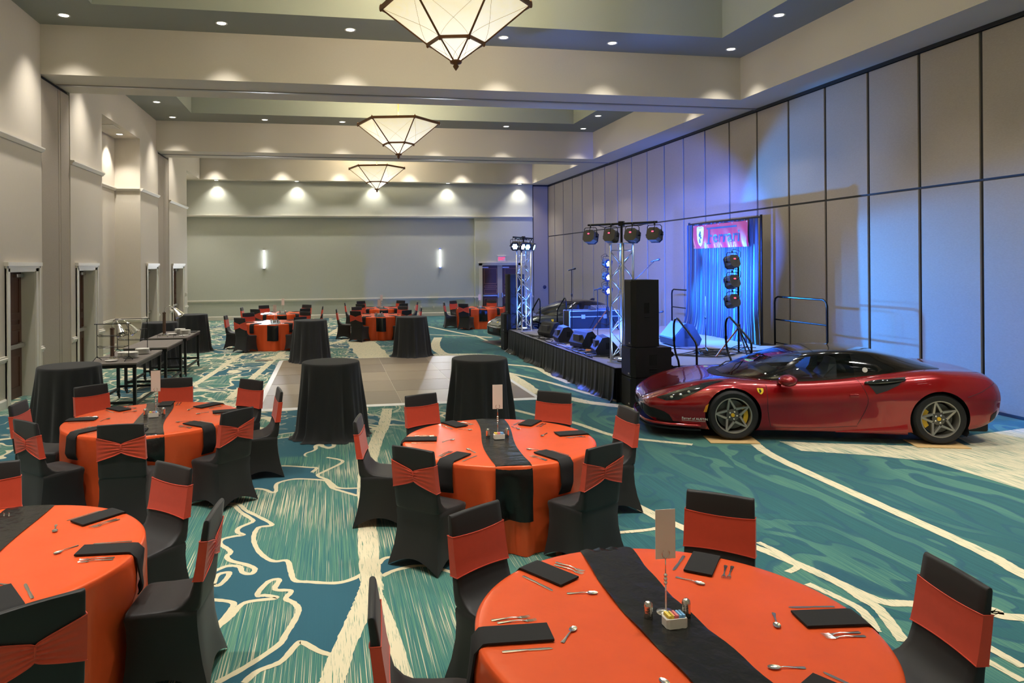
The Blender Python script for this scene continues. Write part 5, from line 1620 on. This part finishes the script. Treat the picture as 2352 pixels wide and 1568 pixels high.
for k in range(6):
    y0 = 12.9 + .25 * k
    pts = [(6.3 + .3 * i, y0 + .25 * math.sin(i * 1.1 + k) - .08 * i * (1 if k % 2 else -1) * .5, .008) for i in range(10)]
    cable(pts, .009, 'long cable snaking across the deck towards the curtain', M_BLACKP, 'cables across the deck')
pts = [(5.30 + .05 * math.cos(i * 1.2), 14.22 + .06 * math.sin(i * 1.2), .012 + .004 * i) for i in range(9)]
cable(pts, .009, 'small orange cable coil near the stage front edge', mat('orange_cable', lin((228, 150, 50)), .5), 'orange cable coil')
# ================================================================== cars
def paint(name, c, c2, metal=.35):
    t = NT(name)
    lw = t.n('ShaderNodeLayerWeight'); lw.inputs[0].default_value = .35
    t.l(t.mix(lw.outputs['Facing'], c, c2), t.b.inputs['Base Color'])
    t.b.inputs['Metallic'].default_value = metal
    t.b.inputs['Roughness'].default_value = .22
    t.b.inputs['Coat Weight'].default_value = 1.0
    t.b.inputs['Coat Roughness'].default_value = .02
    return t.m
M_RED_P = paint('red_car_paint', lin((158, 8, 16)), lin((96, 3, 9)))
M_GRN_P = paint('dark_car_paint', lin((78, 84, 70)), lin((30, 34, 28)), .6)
M_GLOSSB = mat('gloss_black', lin((10, 10, 11)), .08, coat=1.0)
M_MATB = mat('matt_black', lin((14, 14, 15)), .6)
M_RIM = mat('rim_silver', lin((160, 156, 148)), .3, .6)
M_RIMD = mat('rim_graphite', lin((96, 93, 88)), .4, .4)
M_CALI = mat('caliper_yellow', lin((226, 180, 30)), .4)
M_AMBER = mat('amber_lens', lin((236, 150, 30)), .3)
M_LAMP = mat('headlamp_black', lin((26, 28, 30)), .08, coat=1.0)
M_SEAT = mat('seat_leather', lin((128, 130, 146)), .55)

def interp_tab(tab, n):
    # tab: list of rows of equal length (stations) -> resampled rows with Catmull-Rom
    return spline([tuple(r_) for r_ in tab], n)
def car(prefix, label, cat, O, ang, T, CAN, WB, paintm, red=True, RW=.338, arch=.375, tread=.80):
    root = thing(prefix, label, cat, O, ang)
    # ---- body shell
    X = T['x']; rows_tab = [[T[k][i] for k in ('x', 'zc', 'ws', 'zs', 'wm', 'zm', 'wb', 'zb')] for i in range(len(X))]
    fine = interp_tab(rows_tab, 9)
    half = []
    NV = 5
    for (x, zc, ws, zs, wm, zm, wb, zb) in fine:
        cp = [(0, zb), (wb * .55, zb), (wb * .93, zb + .004), (wb, zb + .035), (wb + .45 * (wm - wb), zb + .38 * (zm - zb)), (wm - .012, zb + .78 * (zm - zb)), (wm, zm), (wm - .10 * (wm - ws), zm + .38 * (zs - zm)), (wm - .45 * (wm - ws), zm + .78 * (zs - zm)), (ws, zs - .012), (ws * .86, zs + .006), (ws * .62, .55 * zs + .45 * zc), (ws * .32, .12 * zs + .88 * zc), (0, zc)]
        s_ = spline(cp, NV)
        half.append([Vector((x, max(0, y), z)) for y, z in s_])
    nv = len(half[0])
    full = []
    for row in half:
        full.append(row + [Vector((p.x, -p.y, p.z)) for p in reversed(row[1:-1])])
    m = MB(); m.grid(full, 0, True)
    n_ = len(full[0])
    m.f.append(tuple(range(n_))); m.mi.append(0)
    o_ = (len(full) - 1) * n_; m.f.append(tuple(o_ + k for k in range(n_))); m.mi.append(0)
    bm = bmesh.new()
    vs = [bm.verts.new(p) for p in m.v]
    for f in m.f:
        try: bm.faces.new([vs[i] for i in f])
        except ValueError: pass
    bmesh.ops.remove_doubles(bm, verts=bm.verts, dist=1e-4)
    bmesh.ops.recalc_face_normals(bm, faces=bm.faces)
    bvh = BVHTree.FromBMesh(bm)
    wc = [(0.0, RW), (WB, RW)]
    kill = []
    for f in bm.faces:
        c = f.calc_center_median()
        for (wx, wz) in wc:
            if abs(c.y) > .50 and math.hypot(c.x - wx, c.z - wz) < arch: kill.append(f); break
    bmesh.ops.delete(bm, geom=kill, context='FACES')
    for v in bm.verts:
        if v.is_boundary:
            for (wx, wz) in wc:
                dd = math.hypot(v.co.x - wx, v.co.z - wz)
                if abs(dd - arch) < .06 and abs(v.co.y) > .56 and dd > 1e-4:
                    v.co.x = wx + (v.co.x - wx) * arch / dd; v.co.z = wz + (v.co.z - wz) * arch / dd
    me = bpy.data.meshes.new('body_shell'); bm.to_mesh(me); bm.free()
    me.materials.append(paintm)
    me.polygons.foreach_set('use_smooth', [True] * len(me.polygons))
    body = link('body_shell', me, root)
    # ---- decals snapped on the shell
    def snap(p, off):
        q, nrm, i, d_ = bvh.find_nearest(p)
        if nrm.dot(Vector((0, p.y, p.z - .45))) < 0: nrm = -nrm
        return q + nrm * off
    def decal(name, pts, m_, off=.004, sub=3, sides=(-1,), parent=None):
        r_ = []
        for s in sides:
            b2 = bmesh.new()
            vv = [b2.verts.new((p[0], p[1] * (1 if s < 0 else -1), p[2])) for p in pts]
            b2.faces.new(vv)
            bmesh.ops.triangulate(b2, faces=b2.faces[:])
            for _ in range(sub): bmesh.ops.subdivide_edges(b2, edges=b2.edges[:], cuts=1, use_grid_fill=True)
            for v in b2.verts: v.co = snap(v.co.copy(), off)
            bmesh.ops.recalc_face_normals(b2, faces=b2.faces)
            me2 = bpy.data.meshes.new(name); b2.to_mesh(me2); b2.free()
            me2.materials.append(m_)
            me2.polygons.foreach_set('use_smooth', [True] * len(me2.polygons))
            r_.append(link(name, me2, parent or root))
        return r_
    def seam(name, pts, wd=.006, m_=M_MATB, off=.0015, sides=(-1, 1), parent=None):
        for s in sides:
            sp = spline([(p[0], p[1] * (1 if s < 0 else -1), p[2]) for p in pts], 10)
            mb = MB(); mb.tube([snap(Vector(p), off - wd * .25) for p in sp], wd / 2, 6); obj(name, mb, m_, parent or root, True)
    # ---- wheel wells + wheels
    for (wx, wz) in wc:
        for s in (-1, 1):
            mb = MB(); N = 28
            rowsw = []
            for k in range(N + 1):
                a = math.radians(-35 + 250 * k / N)
                rowsw.append([Vector((wx + (arch + .003) * math.cos(a), s * y, wz + (arch + .003) * math.sin(a))) for y in (.52, .965 if wx < 1 else .985)])
            mb.grid(rowsw); mb.grid([[Vector((wx, s * .52, wz))] * (N + 1), [r_[0] for r_ in rowsw]])
            # trim the liner to the shell: keep it just inside the body side
            mb.v = [(x, (s * min(abs(y), (abs(bvh.ray_cast(Vector((x, s * 3, z)), Vector((0, -s, 0)))[0].y) - .004) if bvh.ray_cast(Vector((x, s * 3, z)), Vector((0, -s, 0)))[0] else abs(y))), z) for x, y, z in mb.v]
            obj('wheel_well', mb, M_MATB, root)
            wheel(root, wx, s * (.955 if wx < 1 else .965), RW, s, tread)
    # ---- canopy
    ctab = interp_tab([[CAN[k][i] for k in ('x', 'zt', 'wb', 'zb', 'we')] for i in range(len(CAN['x']))], 22)
    VV = [0, .16, .34, .50, .62, .72, .82, .91, 1.0]
    vfine = []
    for i in range(len(VV) - 1):
        for k in range(8): vfine.append(VV[i] + (VV[i + 1] - VV[i]) * k / 8)
    vfine.append(1.0)
    def csec(row):
        x, zt, wb_, zb_, we = row
        hgt = zt - zb_
        cp = [(wb_, zb_), (wb_ - .10 * (wb_ - we), zb_ + .22 * hgt), (wb_ - .34 * (wb_ - we), zb_ + .48 * hgt), (wb_ - .70 * (wb_ - we), zb_ + .73 * hgt), (we, zb_ + .885 * hgt), (we * .80, zb_ + .95 * hgt), (we * .5, zb_ + .985 * hgt), (we * .24, zb_ + .997 * hgt), (0, zt)]
        sp = spline(cp, 8)
        return [Vector((x, y, z)) for y, z in sp]
    secs = [csec(r_) for r_ in ctab]
    cfull = [s_ + [Vector((p.x, -p.y, p.z)) for p in reversed(s_[:-1])] for s_ in secs]
    nvc = len(vfine)
    parts = {'windshield': [], 'roof': [], 'side_window_l': [], 'side_window_r': [], 'rear_glass': []}
    A = CAN['ws']  # (x0, v0, x1, v1) pillar line ; window x end
    for i in range(len(cfull) - 1):
        for k in range(2 * nvc - 2):
            j = k if k < nvc - 1 else 2 * nvc - 3 - k
            v = (vfine[j] + vfine[j + 1]) / 2
            x = (cfull[i][k].x + cfull[i + 1][k].x) / 2
            vp = A[1] + (x - A[0]) / (A[2] - A[0]) * (A[3] - A[1])
            if x < A[2] + .02 and v > max(.03, vp + .03): q = 'windshield'
            elif .05 < v < .56 and x < A[4] and v < vp - .08 and x > A[0] + .12: q = 'side_window_r' if k < nvc - 1 else 'side_window_l'
            elif x > CAN['rg'][0] and x < CAN['rg'][1] and v > .70: q = 'rear_glass'
            else: q = 'roof'
            parts[q].append((cfull[i][k], cfull[i][k + 1], cfull[i + 1][k + 1], cfull[i + 1][k]))
    for q, quads in parts.items():
        mb = MB()
        for c in quads: mb.add(c, [(0, 1, 2, 3)])
        nm = 'side_window' if q.startswith('side') else q
        obj(nm, mb, M_GLASS if q != 'roof' and q != 'rear_glass' else (M_GLOSSB), root, True)
    # cabin floor, dash, seats
    mb = MB()
    mb.grid([[Vector((s_[0].x, y * s_[0].y * .97, s_[0].z + .012)) for y in (-1, -.5, 0, .5, 1)] for s_ in secs[::6] if s_[0].x < CAN['rg'][0]])
    obj('cabin_floor', mb, M_MATB, root)
    xd = A[0] + .25
    mb = MB(); mb.bbox(xd, xd + .3, -.58, .58, .78, .86, .03); obj('dashboard', mb, M_MATB, root)
    for s in (-1, 1):
        xs_ = A[4] - .32
        mb = MB()
        prof = [(0, .72), (-.10, .74), (.02, .90), (.08, 1.00), (.11, 1.09), (.16, 1.09), (.18, 1.0), (.15, .85), (.12, .72)]
        w_ = .22
        n2 = len(prof)
        vs2 = [(xs_ + a, s * .36 + yy * (w_ if b < .95 else .13), b) for yy in (-1, 1) for a, b in prof]
        mb.add(vs2, [tuple(range(n2)), tuple(reversed(range(n2, 2 * n2)))] + [(k, n2 + k, n2 + (k + 1) % n2, (k + 1) % n2) for k in range(n2)])
        obj('seat', mb, M_SEAT, root)
    # mirrors
    mx, my, mz = CAN['mirror']
    for s in (-1, 1):
        mb = MB(); mb.sphere((mx, s * my, mz), .14, 14, 10, 0, (.9, 1.05, .58)); mi_ = obj('mirror', mb, paintm if red else M_GLOSSB, root, True)
        mb = MB(); mb.tube([(mx - .06, s * (my - .2), mz - .06), (mx - .03, s * (my - .1), mz - .05), (mx, s * my, mz - .01)], [.03, .028, .02], 8); obj('mirror_arm', mb, paintm if red else M_GLOSSB, mi_, True)
    return root, body, bvh, snap, decal, seam

def wheel(root, x, y, Rw, s, tread):
    # s: outward direction sign in y
    wt = .25
    mt = Matrix.Translation((x, y - s * wt / 2, Rw)) @ Matrix.Rotation(-PI / 2 if s > 0 else PI / 2, 4, 'X')   # local z -> outward
    Rr = Rw * .735
    m = MB(); m.lathe([(Rr - .005, -wt / 2), (Rw - .03, -wt / 2), (Rw - .006, -wt / 2 + .025), (Rw, -wt / 2 + .05), (Rw, wt / 2 - .05), (Rw - .006, wt / 2 - .025), (Rw - .03, wt / 2), (Rr + .012, wt / 2 - .004), (Rr, wt / 2 - .012)], 56, 0, (0, 0, 0), mt, False)
    ty = obj('tyre', m, M_TIRE, root, 40)
    m = MB(); m.lathe([(Rr, wt / 2 - .012), (Rr - .004, wt / 2 - .006), (Rr - .016, wt / 2 - .008), (Rr - .02, wt / 2 - .03), (Rr - .03, -wt / 2)], 56, 0, (0, 0, 0), mt, False)
    rim = obj('rim', m, M_RIM, root, 40)
    zf = wt / 2 - .030
    th0 = math.radians(103) if s < 0 else math.radians(77)
    for k in range(5):
        th = th0 + k * 2 * PI / 5
        m = MB()
        for sg in (-1, 1):
            a0 = Vector((math.cos(th) * (Rr - .012), math.sin(th) * (Rr - .012), zf + .012))
            th1 = th + sg * math.radians(33)
            a1 = Vector((math.cos(th1) * Rr * .38, math.sin(th1) * Rr * .38, zf - .012))
            d = (a1 - a0); L = d.length
            w0, w1 = .010, .015
            t_ = Vector((-d.y, d.x, 0)).normalized()
            pts = []
            for p, w_ in ((a0, w0), (a1, w1)):
                for zz, ws_ in ((0, 1), (-.03, 1.25)):
                    pts += [p + t_ * w_ * ws_ + Vector((0, 0, zz)), p - t_ * w_ * ws_ + Vector((0, 0, zz))]
            m.add([mt @ p for p in pts], [(0, 1, 5, 4), (2, 6, 7, 3), (0, 4, 6, 2), (1, 3, 7, 5), (0, 2, 3, 1), (4, 5, 7, 6)])
        obj('spoke', m, M_RIM, rim)
    m = MB(); m.lathe([(.001, zf - .018), (.05, zf - .018), (Rr * .34, zf - .024), (Rr * .34, zf - .05), (.001, zf - .05)], 20, 0, (0, 0, 0), mt); hub = obj('hub', m, M_RIMD, rim, 40)
    for k in range(5):
        th = th0 + PI / 5 + k * 2 * PI / 5
        m = MB(); m.lathe([(.013, zf - .02), (.013, zf - .006), (.008, zf - .002), (.001, zf - .002)], 8, 0, (.052 * math.cos(th), .052 * math.sin(th), 0), mt); obj('lug_nut', m, M_CHROME, rim)
    m = MB(); m.lathe([(.001, zf - .008), (.024, zf - .008), (.027, zf - .018)], 16, 0, (0, 0, 0), mt); obj('centre_cap', m, M_CALI, rim)
    m = MB(); m.lathe([(.07, -.02), (Rr * .80, -.02), (Rr * .80, .012), (.07, .012)], 36, 0, (0, 0, 0), mt); obj('brake_disc', m, M_RIMD, root, 40)
    # caliper on the trailing side of the front wheel / leading side of the rear one
    c0 = 0 if x < 1 else PI
    poly = []
    for a in [c0 + math.radians(-38 + 76 * i / 8) for i in range(9)]: poly.append((math.cos(a) * Rr * .84, math.sin(a) * Rr * .84))
    for a in [c0 + math.radians(38 - 76 * i / 8) for i in range(9)]: poly.append((math.cos(a) * Rr * .60, math.sin(a) * Rr * .60))
    if s > 0: poly = [(p[0], -p[1]) for p in poly]
    m = MB(); m.prism(poly, .016, .06, 0, mt); obj('brake_caliper', m, M_CALI, root)

F8 = dict(
    x=[-1.17, -1.13, -1.02, -.82, -.56, -.3, 0, .3, .6, 1.0, 1.4, 1.75, 2.1, 2.4, 2.65, 2.9, 3.15, 3.34, 3.46],
    zc=[.42, .48, .55, .635, .705, .76, .80, .82, .83, .84, .85, .86, .90, .925, .935, .94, .945, .935, .86],
    ws=[.24, .44, .60, .70, .75, .77, .78, .77, .755, .75, .76, .77, .78, .80, .82, .80, .77, .72, .64],
    zs=[.43, .49, .565, .655, .735, .785, .805, .80, .79, .80, .83, .87, .91, .94, .955, .95, .935, .905, .83],
    wm=[.30, .58, .75, .865, .925, .955, .97, .955, .93, .925, .935, .955, .975, .985, .99, .98, .955, .91, .84],
    zm=[.40, .41, .43, .45, .46, .48, .50, .50, .52, .54, .56, .58, .60, .62, .63, .62, .62, .62, .60],
    wb=[.28, .54, .70, .81, .87, .90, .91, .90, .885, .885, .89, .90, .92, .93, .94, .93, .90, .85, .78],
    zb=[.33, .26, .19, .15, .13, .12, .12, .12, .12, .12, .12, .12, .13, .14, .15, .17, .21, .28, .36])
F8C = dict(
    x=[.02, .25, .5, .8, 1.1, 1.4, 1.7, 2.0, 2.3, 2.6, 2.88],
    zt=[.812, .905, 1.0, 1.105, 1.18, 1.222, 1.225, 1.195, 1.135, 1.06, .975],
    wb=[.28, .52, .665, .735, .745, .75, .745, .74, .71, .63, .48],
    zb=[.795, .79, .775, .775, .79, .815, .845, .89, .92, .935, .945],
    we=[.19, .37, .475, .525, .545, .55, .54, .515, .46, .38, .27],
    ws=(.34, .06, 1.02, .60, 1.66), rg=(1.95, 2.7), mirror=(.70, 1.0, .84))
CA = math.atan2(-.2957, .9553)
CO = (5.735, 9.909, .014)
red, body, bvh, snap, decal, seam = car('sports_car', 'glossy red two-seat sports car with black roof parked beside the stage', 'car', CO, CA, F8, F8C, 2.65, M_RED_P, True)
# headlights
for o in decal('headlight', [(-.99, -.70, .52), (-.86, -.76, .575), (-.66, -.78, .635), (-.40, -.79, .70), (-.10, -.79, .775), (-.30, -.84, .715), (-.52, -.88, .62), (-.72, -.885, .535), (-.88, -.82, .51)], M_LAMP, .004, 3, (-1, 1)):
    pass
for s in (-1, 1):
    for (x, y, z) in ((-.80, .815, .55), (-.68, .83, .585), (-.57, .835, .62)):
        p = snap(Vector((x, s * y, z)), .006)
        mb = MB(); mb.sphere(p, .028, 10, 8, 0, (1, 1, .8)); obj('lamp_lens', mb, M_CHROME, red, True)
decal('headlight_vent', [(-.42, -.775, .715), (-.12, -.765, .79), (-.08, -.78, .785), (-.38, -.80, .715)], M_MATB, .006, 2, (-1, 1))
# front intakes, splitter
decal('front_intake', [(-1.14, -.46, .405), (-1.0, -.67, .405), (-.88, -.77, .36), (-.70, -.87, .22), (-.84, -.80, .18), (-1.0, -.66, .19), (-1.12, -.48, .24)], M_MATB, .004, 3, (-1, 1))
decal('centre_intake', [(-1.15, -.40, .38), (-1.17, 0, .38), (-1.15, .40, .38), (-1.12, .42, .26), (-1.14, 0, .28), (-1.12, -.42, .26)], M_MATB, .005, 3, (-1,))
for s in (-1, 1):
    mb = MB(); mb.add([tuple(snap(Vector(p), .02)) for p in ((-.84, s * .83, .33), (-.72, s * .86, .32), (-.70, s * .87, .235), (-.79, s * .84, .235))] + [tuple(snap(Vector(p), .0)) for p in ((-.84, s * .83, .33), (-.72, s * .86, .32), (-.70, s * .87, .235), (-.79, s * .84, .235))], [(0, 1, 2, 3), (0, 4, 5, 1), (1, 5, 6, 2), (2, 6, 7, 3), (3, 7, 4, 0)]); obj('air_deflector', mb, M_RED_P, red)
def outline(x0, x1, n, off):  # lower body outline for the splitter
    pts = []
    for i in range(n + 1):
        x = x0 + (x1 - x0) * i / n
        for a, b in zip(range(len(F8['x']) - 1), range(1, len(F8['x']))):
            if F8['x'][a] <= x <= F8['x'][b]:
                q = (x - F8['x'][a]) / (F8['x'][b] - F8['x'][a]); w_ = F8['wm'][a] + (F8['wm'][b] - F8['wm'][a]) * q
        pts.append((x - off, w_ - .02))
    return pts
ol = outline(-1.17, -.42, 14, .015)
poly = [(x, y) for x, y in reversed(ol)] + [(x, -y) for x, y in ol]
mb = MB(); mb.prism(poly, .115, .135); obj('front_splitter', mb, M_MATB, red)
mb = MB()
rim_ = [(x, y, .20 + .10 * max(0, 1 - (x + 1.17) / .5)) for x, y in ol]
path = [Vector((x - .004, -y - .004, .185)) for x, y in reversed(ol)] + [Vector((x - .004, y + .004, .185)) for x, y in ol]
mb.tube(path, .022, 8); obj('bumper_lip', mb, M_RED_P, red, True)
# side scoops and fins
decal('side_scoop', [(1.74, -.90, .835), (1.95, -.88, .875), (2.27, -.86, .885), (2.14, -.93, .78), (1.98, -.96, .71), (1.85, -.96, .665)], M_MATB, .004, 3, (-1, 1))
for s in (-1, 1):
    p0 = snap(Vector((1.72, s * .92, .825)), .02); p1 = snap(Vector((1.95, s * .93, .84)), .025); p2 = snap(Vector((2.24, s * .92, .865)), .012)
    mb = MB(); mb.tube(spline([tuple(p0), tuple(p1), tuple(p2)], 6), [.012 + .022 * math.sin(PI * k / 12) for k in range(13)], 10); obj('scoop_fin', mb, M_GLOSSB, red, True)
    mb = MB()
    rows = []
    for i in range(13):
        q = i / 12; x = 1.35 + (2.24 - 1.35) * q
        w_ = .885 + .075 * q; hh = .02 + .16 * q
        rows.append([Vector((x, s * (w_ - .06), .12)), Vector((x, s * w_, .125)), Vector((x, s * (w_ + .005), .13 + hh * .4)), Vector((x, s * (w_ - .03), .13 + hh)), Vector((x, s * (w_ - .09), .14 + hh))])
    mb.grid(rows); obj('side_skirt', mb, M_RED_P, red, True)
# panel gaps
seam('door_gap', [(.46, -.85, .79), (.455, -.94, .62), (.46, -.93, .40), (.50, -.90, .19)])
seam('door_gap', [(1.64, -.78, .88), (1.70, -.90, .74), (1.745, -.95, .60), (1.72, -.94, .45), (1.62, -.91, .24)])
seam('door_gap', [(.50, -.90, .185), (1.0, -.895, .18), (1.62, -.91, .22)])
seam('rear_panel_gap', [(2.98, -.96, .64), (3.15, -.93, .70), (3.38, -.80, .80)])
seam('bonnet_gap', [(.22, -.70, .82), (-.1, -.66, .80), (-.5, -.60, .73), (-.85, -.5, .63), (-1.02, -.3, .57), (-1.06, 0, .56)], .005)
decal('cowl_panel', [(.0, -.46, .82), (.18, -.60, .82), (.34, -.70, .81), (.22, -.56, .83), (.06, -.32, .84), (.02, 0, .83), (.06, .32, .84), (.22, .56, .83), (.34, .70, .81), (.18, .60, .82), (.0, .46, .82), (-.10, .25, .80), (-.13, 0, .80), (-.10, -.25, .80)], M_MATB, .004, 3, (-1,))
for (a, b) in (((.10, -.35, .845), (.42, .10, .965)), ((.10, .30, .845), (.40, .55, .90))):
    mb = MB(); mb.tube([a, ((a[0] + b[0]) / 2 - .02, (a[1] + b[1]) / 2, (a[2] + b[2]) / 2 + .03), b], .008, 6); obj('wiper', mb, M_MATB, red)
# door handle, markers, badges, lettering, sticker
p = snap(Vector((1.57, -.95, .64)), .01)
mb = MB(); mb.bbox(p.x - .06, p.x + .06, p.y - .012, p.y + .012, p.z - .02, p.z + .02, .01); obj('door_handle', mb, M_RED_P, red)
decal('side_marker', [(-.40, -.94, .38), (-.37, -.94, .47), (-.33, -.945, .50), (-.36, -.945, .38)], M_AMBER, .004, 1, (-1, 1))
M_YEL2 = mat('badge_yellow', lin((240, 206, 40)), .35)
def badge(px_, pz_, w_, h_, y):
    decal('fender_badge', [(a, y, b) for a, b in shield(px_, pz_, w_, h_)], M_YEL2, .005, 2)
    decal('badge_horse', [(px_ - .006 + (a - .46) * w_ * .75, y, pz_ - h_ * .36 + b * h_ * .70) for a, b in HORSE], M_MATB, .007, 0)
badge(.37, .695, .085, .115, -.94)
mb = MB(); mb.lathe([(.001, 0), (.035, 0), (.035, .003), (.001, .003)], 20, 0, (0, 0, 0), Matrix.Translation((1.80, -.725, .955)) @ Matrix.Rotation(math.radians(78), 4, 'X')); obj('round_sticker', mb, M_CARD, red)
def car_text(body_, size, x, z, m_, bold=0.0):
    cu2 = bpy.data.curves.new('lettering', 'FONT'); cu2.body = body_; cu2.size = size; cu2.offset = bold
    tmp2 = bpy.data.objects.new('lettering', cu2); COL.objects.link(tmp2)
    me2 = bpy.data.meshes.new_from_object(tmp2.evaluated_get(bpy.context.evaluated_depsgraph_get())); bpy.data.objects.remove(tmp2)
    for v in me2.vertices: v.co = snap(Vector((x + v.co.x, -.92, z + v.co.y)), .004)
    me2.materials.clear(); me2.materials.append(m_)
    return link('lettering', me2, red)
car_text('Ferrari of AUSTIN', .046, -.69, .262, M_CARD, .001)
decal('underline', [(-.69, -.92, .242), (-.37, -.92, .242), (-.37, -.92, .248), (-.69, -.92, .248)], M_CARD, .004, 1)
mb = MB(); mb.box(.50, .58, -.27, -.20, .0, .001); mb.v = [(x, y, .965 + (x - .5) * .33) for x, y, z in mb.v]; obj('windscreen_sticker', mb, M_CARD, red)
# rear lights, diffuser
for s in (-1, 1):
    p = snap(Vector((3.44, s * .62, .72)), .004)
    mb = MB(); mb.lathe([(.03, 0), (.06, 0), (.06, .02), (.03, .02)], 18, 0, (0, 0, 0), Matrix.Translation(p) @ Matrix.Rotation(PI / 2, 4, 'Y')); obj('tail_light', mb, mat('tail_red', lin((120, 6, 8)), .2), red)
mb = MB(); mb.bbox(3.0, 3.38, -.72, .72, .13, .26, .03); obj('diffuser', mb, M_MATB, red)
decal('rear_quarter_black', [(3.30, -.86, .40), (3.44, -.74, .52), (3.42, -.72, .38), (3.28, -.82, .30)], M_MATB, .004, 2, (-1, 1))
# plywood pads and floor sheet
ca, sa = math.cos(CA), math.sin(CA)
def carw(x, y): return (CO[0] + ca * x - sa * y, CO[1] + sa * x + ca * y)
for wx in (0, 2.65):
    for s in (-1, 1):
        m = MB(); m.bbox(-.33, .33, -.20, .20, .002, .0135, .002)
        px_, py_ = carw(wx - .02, s * .89)
        tag(obj('plywood_pad', m, M_PLY, None, None, (px_, py_, 0), (0, 0, CA + (R.random() - .5) * .08)), 'thin plywood pad under a tyre of the red car', 'plywood', 'plywood pads under the red car')
def sheet(name, x0, x1, y0, y1, f, m_, label, seed):
    rr = random.Random(seed); rows = []
    for i in range(31):
        row = []
        for j in range(13):
            x = x0 + (x1 - x0) * i / 30 + (rr.random() - .5) * .05 * (1 if i in (0, 30) else 0); y = y0 + (y1 - y0) * j / 12 + (rr.random() - .5) * .06 * (1 if j in (0, 12) else 0)
            wx_, wy_ = f(x, y)
            row.append(Vector((wx_, wy_, .0035 + .006 * rr.random() * (1 if 0 < j < 12 else .4))))
        rows.append(row)
    mb = MB(); mb.grid(rows)
    return tag(obj(name, mb, m_, None, True), label, 'floor sheet')
M_SHEET = mat('grey_sheet', lin((92, 92, 92)), .35, var=.2)
sheet('floor_sheet', -1.02, 3.0, -.62, .62, carw, M_SHEET, 'crumpled grey protective sheet on the carpet under the red car', 2)

# ---- dark car behind the stage
DK = dict(
    x=[-.98, -.94, -.82, -.6, -.3, 0, .3, .6, .95, 1.3, 1.7, 2.1, 2.4, 2.67, 2.95, 3.25, 3.5, 3.62],
    zc=[.48, .56, .64, .71, .775, .815, .84, .86, .875, .88, .89, .92, .95, .96, .955, .94, .90, .80],
    ws=[.24, .44, .60, .70, .755, .775, .78, .775, .765, .77, .775, .79, .81, .825, .80, .76, .70, .60],
    zs=[.48, .56, .64, .73, .80, .84, .845, .84, .84, .85, .865, .90, .93, .945, .94, .91, .86, .76],
    wm=[.30, .58, .76, .88, .94, .97, .955, .935, .925, .93, .945, .965, .98, .985, .97, .94, .88, .80],
    zm=[.46, .48, .49, .50, .52, .54, .55, .56, .57, .58, .60, .61, .62, .63, .63, .63, .62, .60],
    wb=[.28, .54, .71, .83, .88, .905, .90, .885, .88, .885, .90, .915, .925, .93, .92, .89, .82, .74],
    zb=[.34, .24, .18, .15, .14, .13, .13, .13, .13, .13, .13, .13, .14, .15, .17, .21, .27, .34])
DKC = dict(
    x=[.62, .85, 1.1, 1.4, 1.7, 2.0, 2.3, 2.6, 2.9, 3.2],
    zt=[.87, .98, 1.09, 1.20, 1.27, 1.295, 1.28, 1.215, 1.11, .97],
    wb=[.30, .54, .67, .735, .75, .755, .74, .70, .60, .40],
    zb=[.85, .84, .83, .835, .845, .86, .88, .91, .93, .93],
    we=[.20, .39, .49, .535, .555, .555, .535, .48, .38, .22],
    ws=(.92, .06, 1.58, .60, 2.34), rg=(2.5, 3.0), mirror=(1.22, .98, .92))
DA = math.radians(10)
DO = (5.92, 21.77, .014)
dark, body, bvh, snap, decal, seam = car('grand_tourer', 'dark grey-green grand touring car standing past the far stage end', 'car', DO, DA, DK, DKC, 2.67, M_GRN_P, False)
decal('headlight', [(-.80, -.72, .62), (-.62, -.80, .68), (-.36, -.83, .74), (-.40, -.86, .70), (-.62, -.86, .62), (-.78, -.78, .58)], M_LAMP, .004, 3, (-1, 1))
decal('front_grille', [(-.97, -.42, .46), (-.985, 0, .46), (-.97, .42, .46), (-.93, .50, .28), (-.95, 0, .26), (-.93, -.50, .28)], M_MATB, .005, 3, (-1,))
seam('chrome_lip', [(-.93, -.52, .50), (-.97, -.25, .49), (-.985, 0, .49), (-.97, .25, .49), (-.93, .52, .50)], .02, M_STEEL, .004, (-1,))
seam('door_gap', [(1.02, -.85, .84), (1.0, -.93, .62), (1.02, -.90, .20)])
seam('door_gap', [(2.2, -.80, .90), (2.26, -.95, .62), (2.1, -.92, .22)])
decal('fender_badge', [(a, -.94, b) for a, b in shield(.62, .72, .085, .115)], M_YEL2, .005, 2)
decal('nose_badge', [(-.86, -.05, .64), (-.80, -.05, .665), (-.80, .02, .668), (-.86, .02, .645)], M_YEL2, .005, 1)
mb = MB(); mb.add([(2.42, -.02, 1.25), (2.62, -.02, 1.21), (2.62, .02, 1.21), (2.42, .02, 1.25), (2.56, -.01, 1.31), (2.64, -.01, 1.30), (2.64, .01, 1.30), (2.56, .01, 1.31)], [(3, 2, 1, 0), (4, 5, 6, 7), (0, 1, 5, 4), (1, 2, 6, 5), (2, 3, 7, 6), (3, 0, 4, 7)]); obj('antenna_fin', mb, M_GLOSSB, dark)
da, sb = math.cos(DA), math.sin(DA)
def carw2(x, y): return (DO[0] + da * x - sb * y, DO[1] + sb * x + da * y)
sheet('floor_sheet', -1.1, 3.2, -.75, .75, carw2, M_SHEET, 'grey protective sheet on the carpet under the dark car', 4)
for wx in (0, 2.67):
    for s in (-1, 1):
        m = MB(); m.bbox(-.3, .3, -.2, .2, .002, .0135, .002)
        px_, py_ = carw2(wx, s * .89)
        tag(obj('plywood_pad', m, M_PLY, None, None, (px_, py_, 0), (0, 0, DA)), 'thin plywood pad under a tyre of the dark car', 'plywood', 'plywood pads under the dark car')
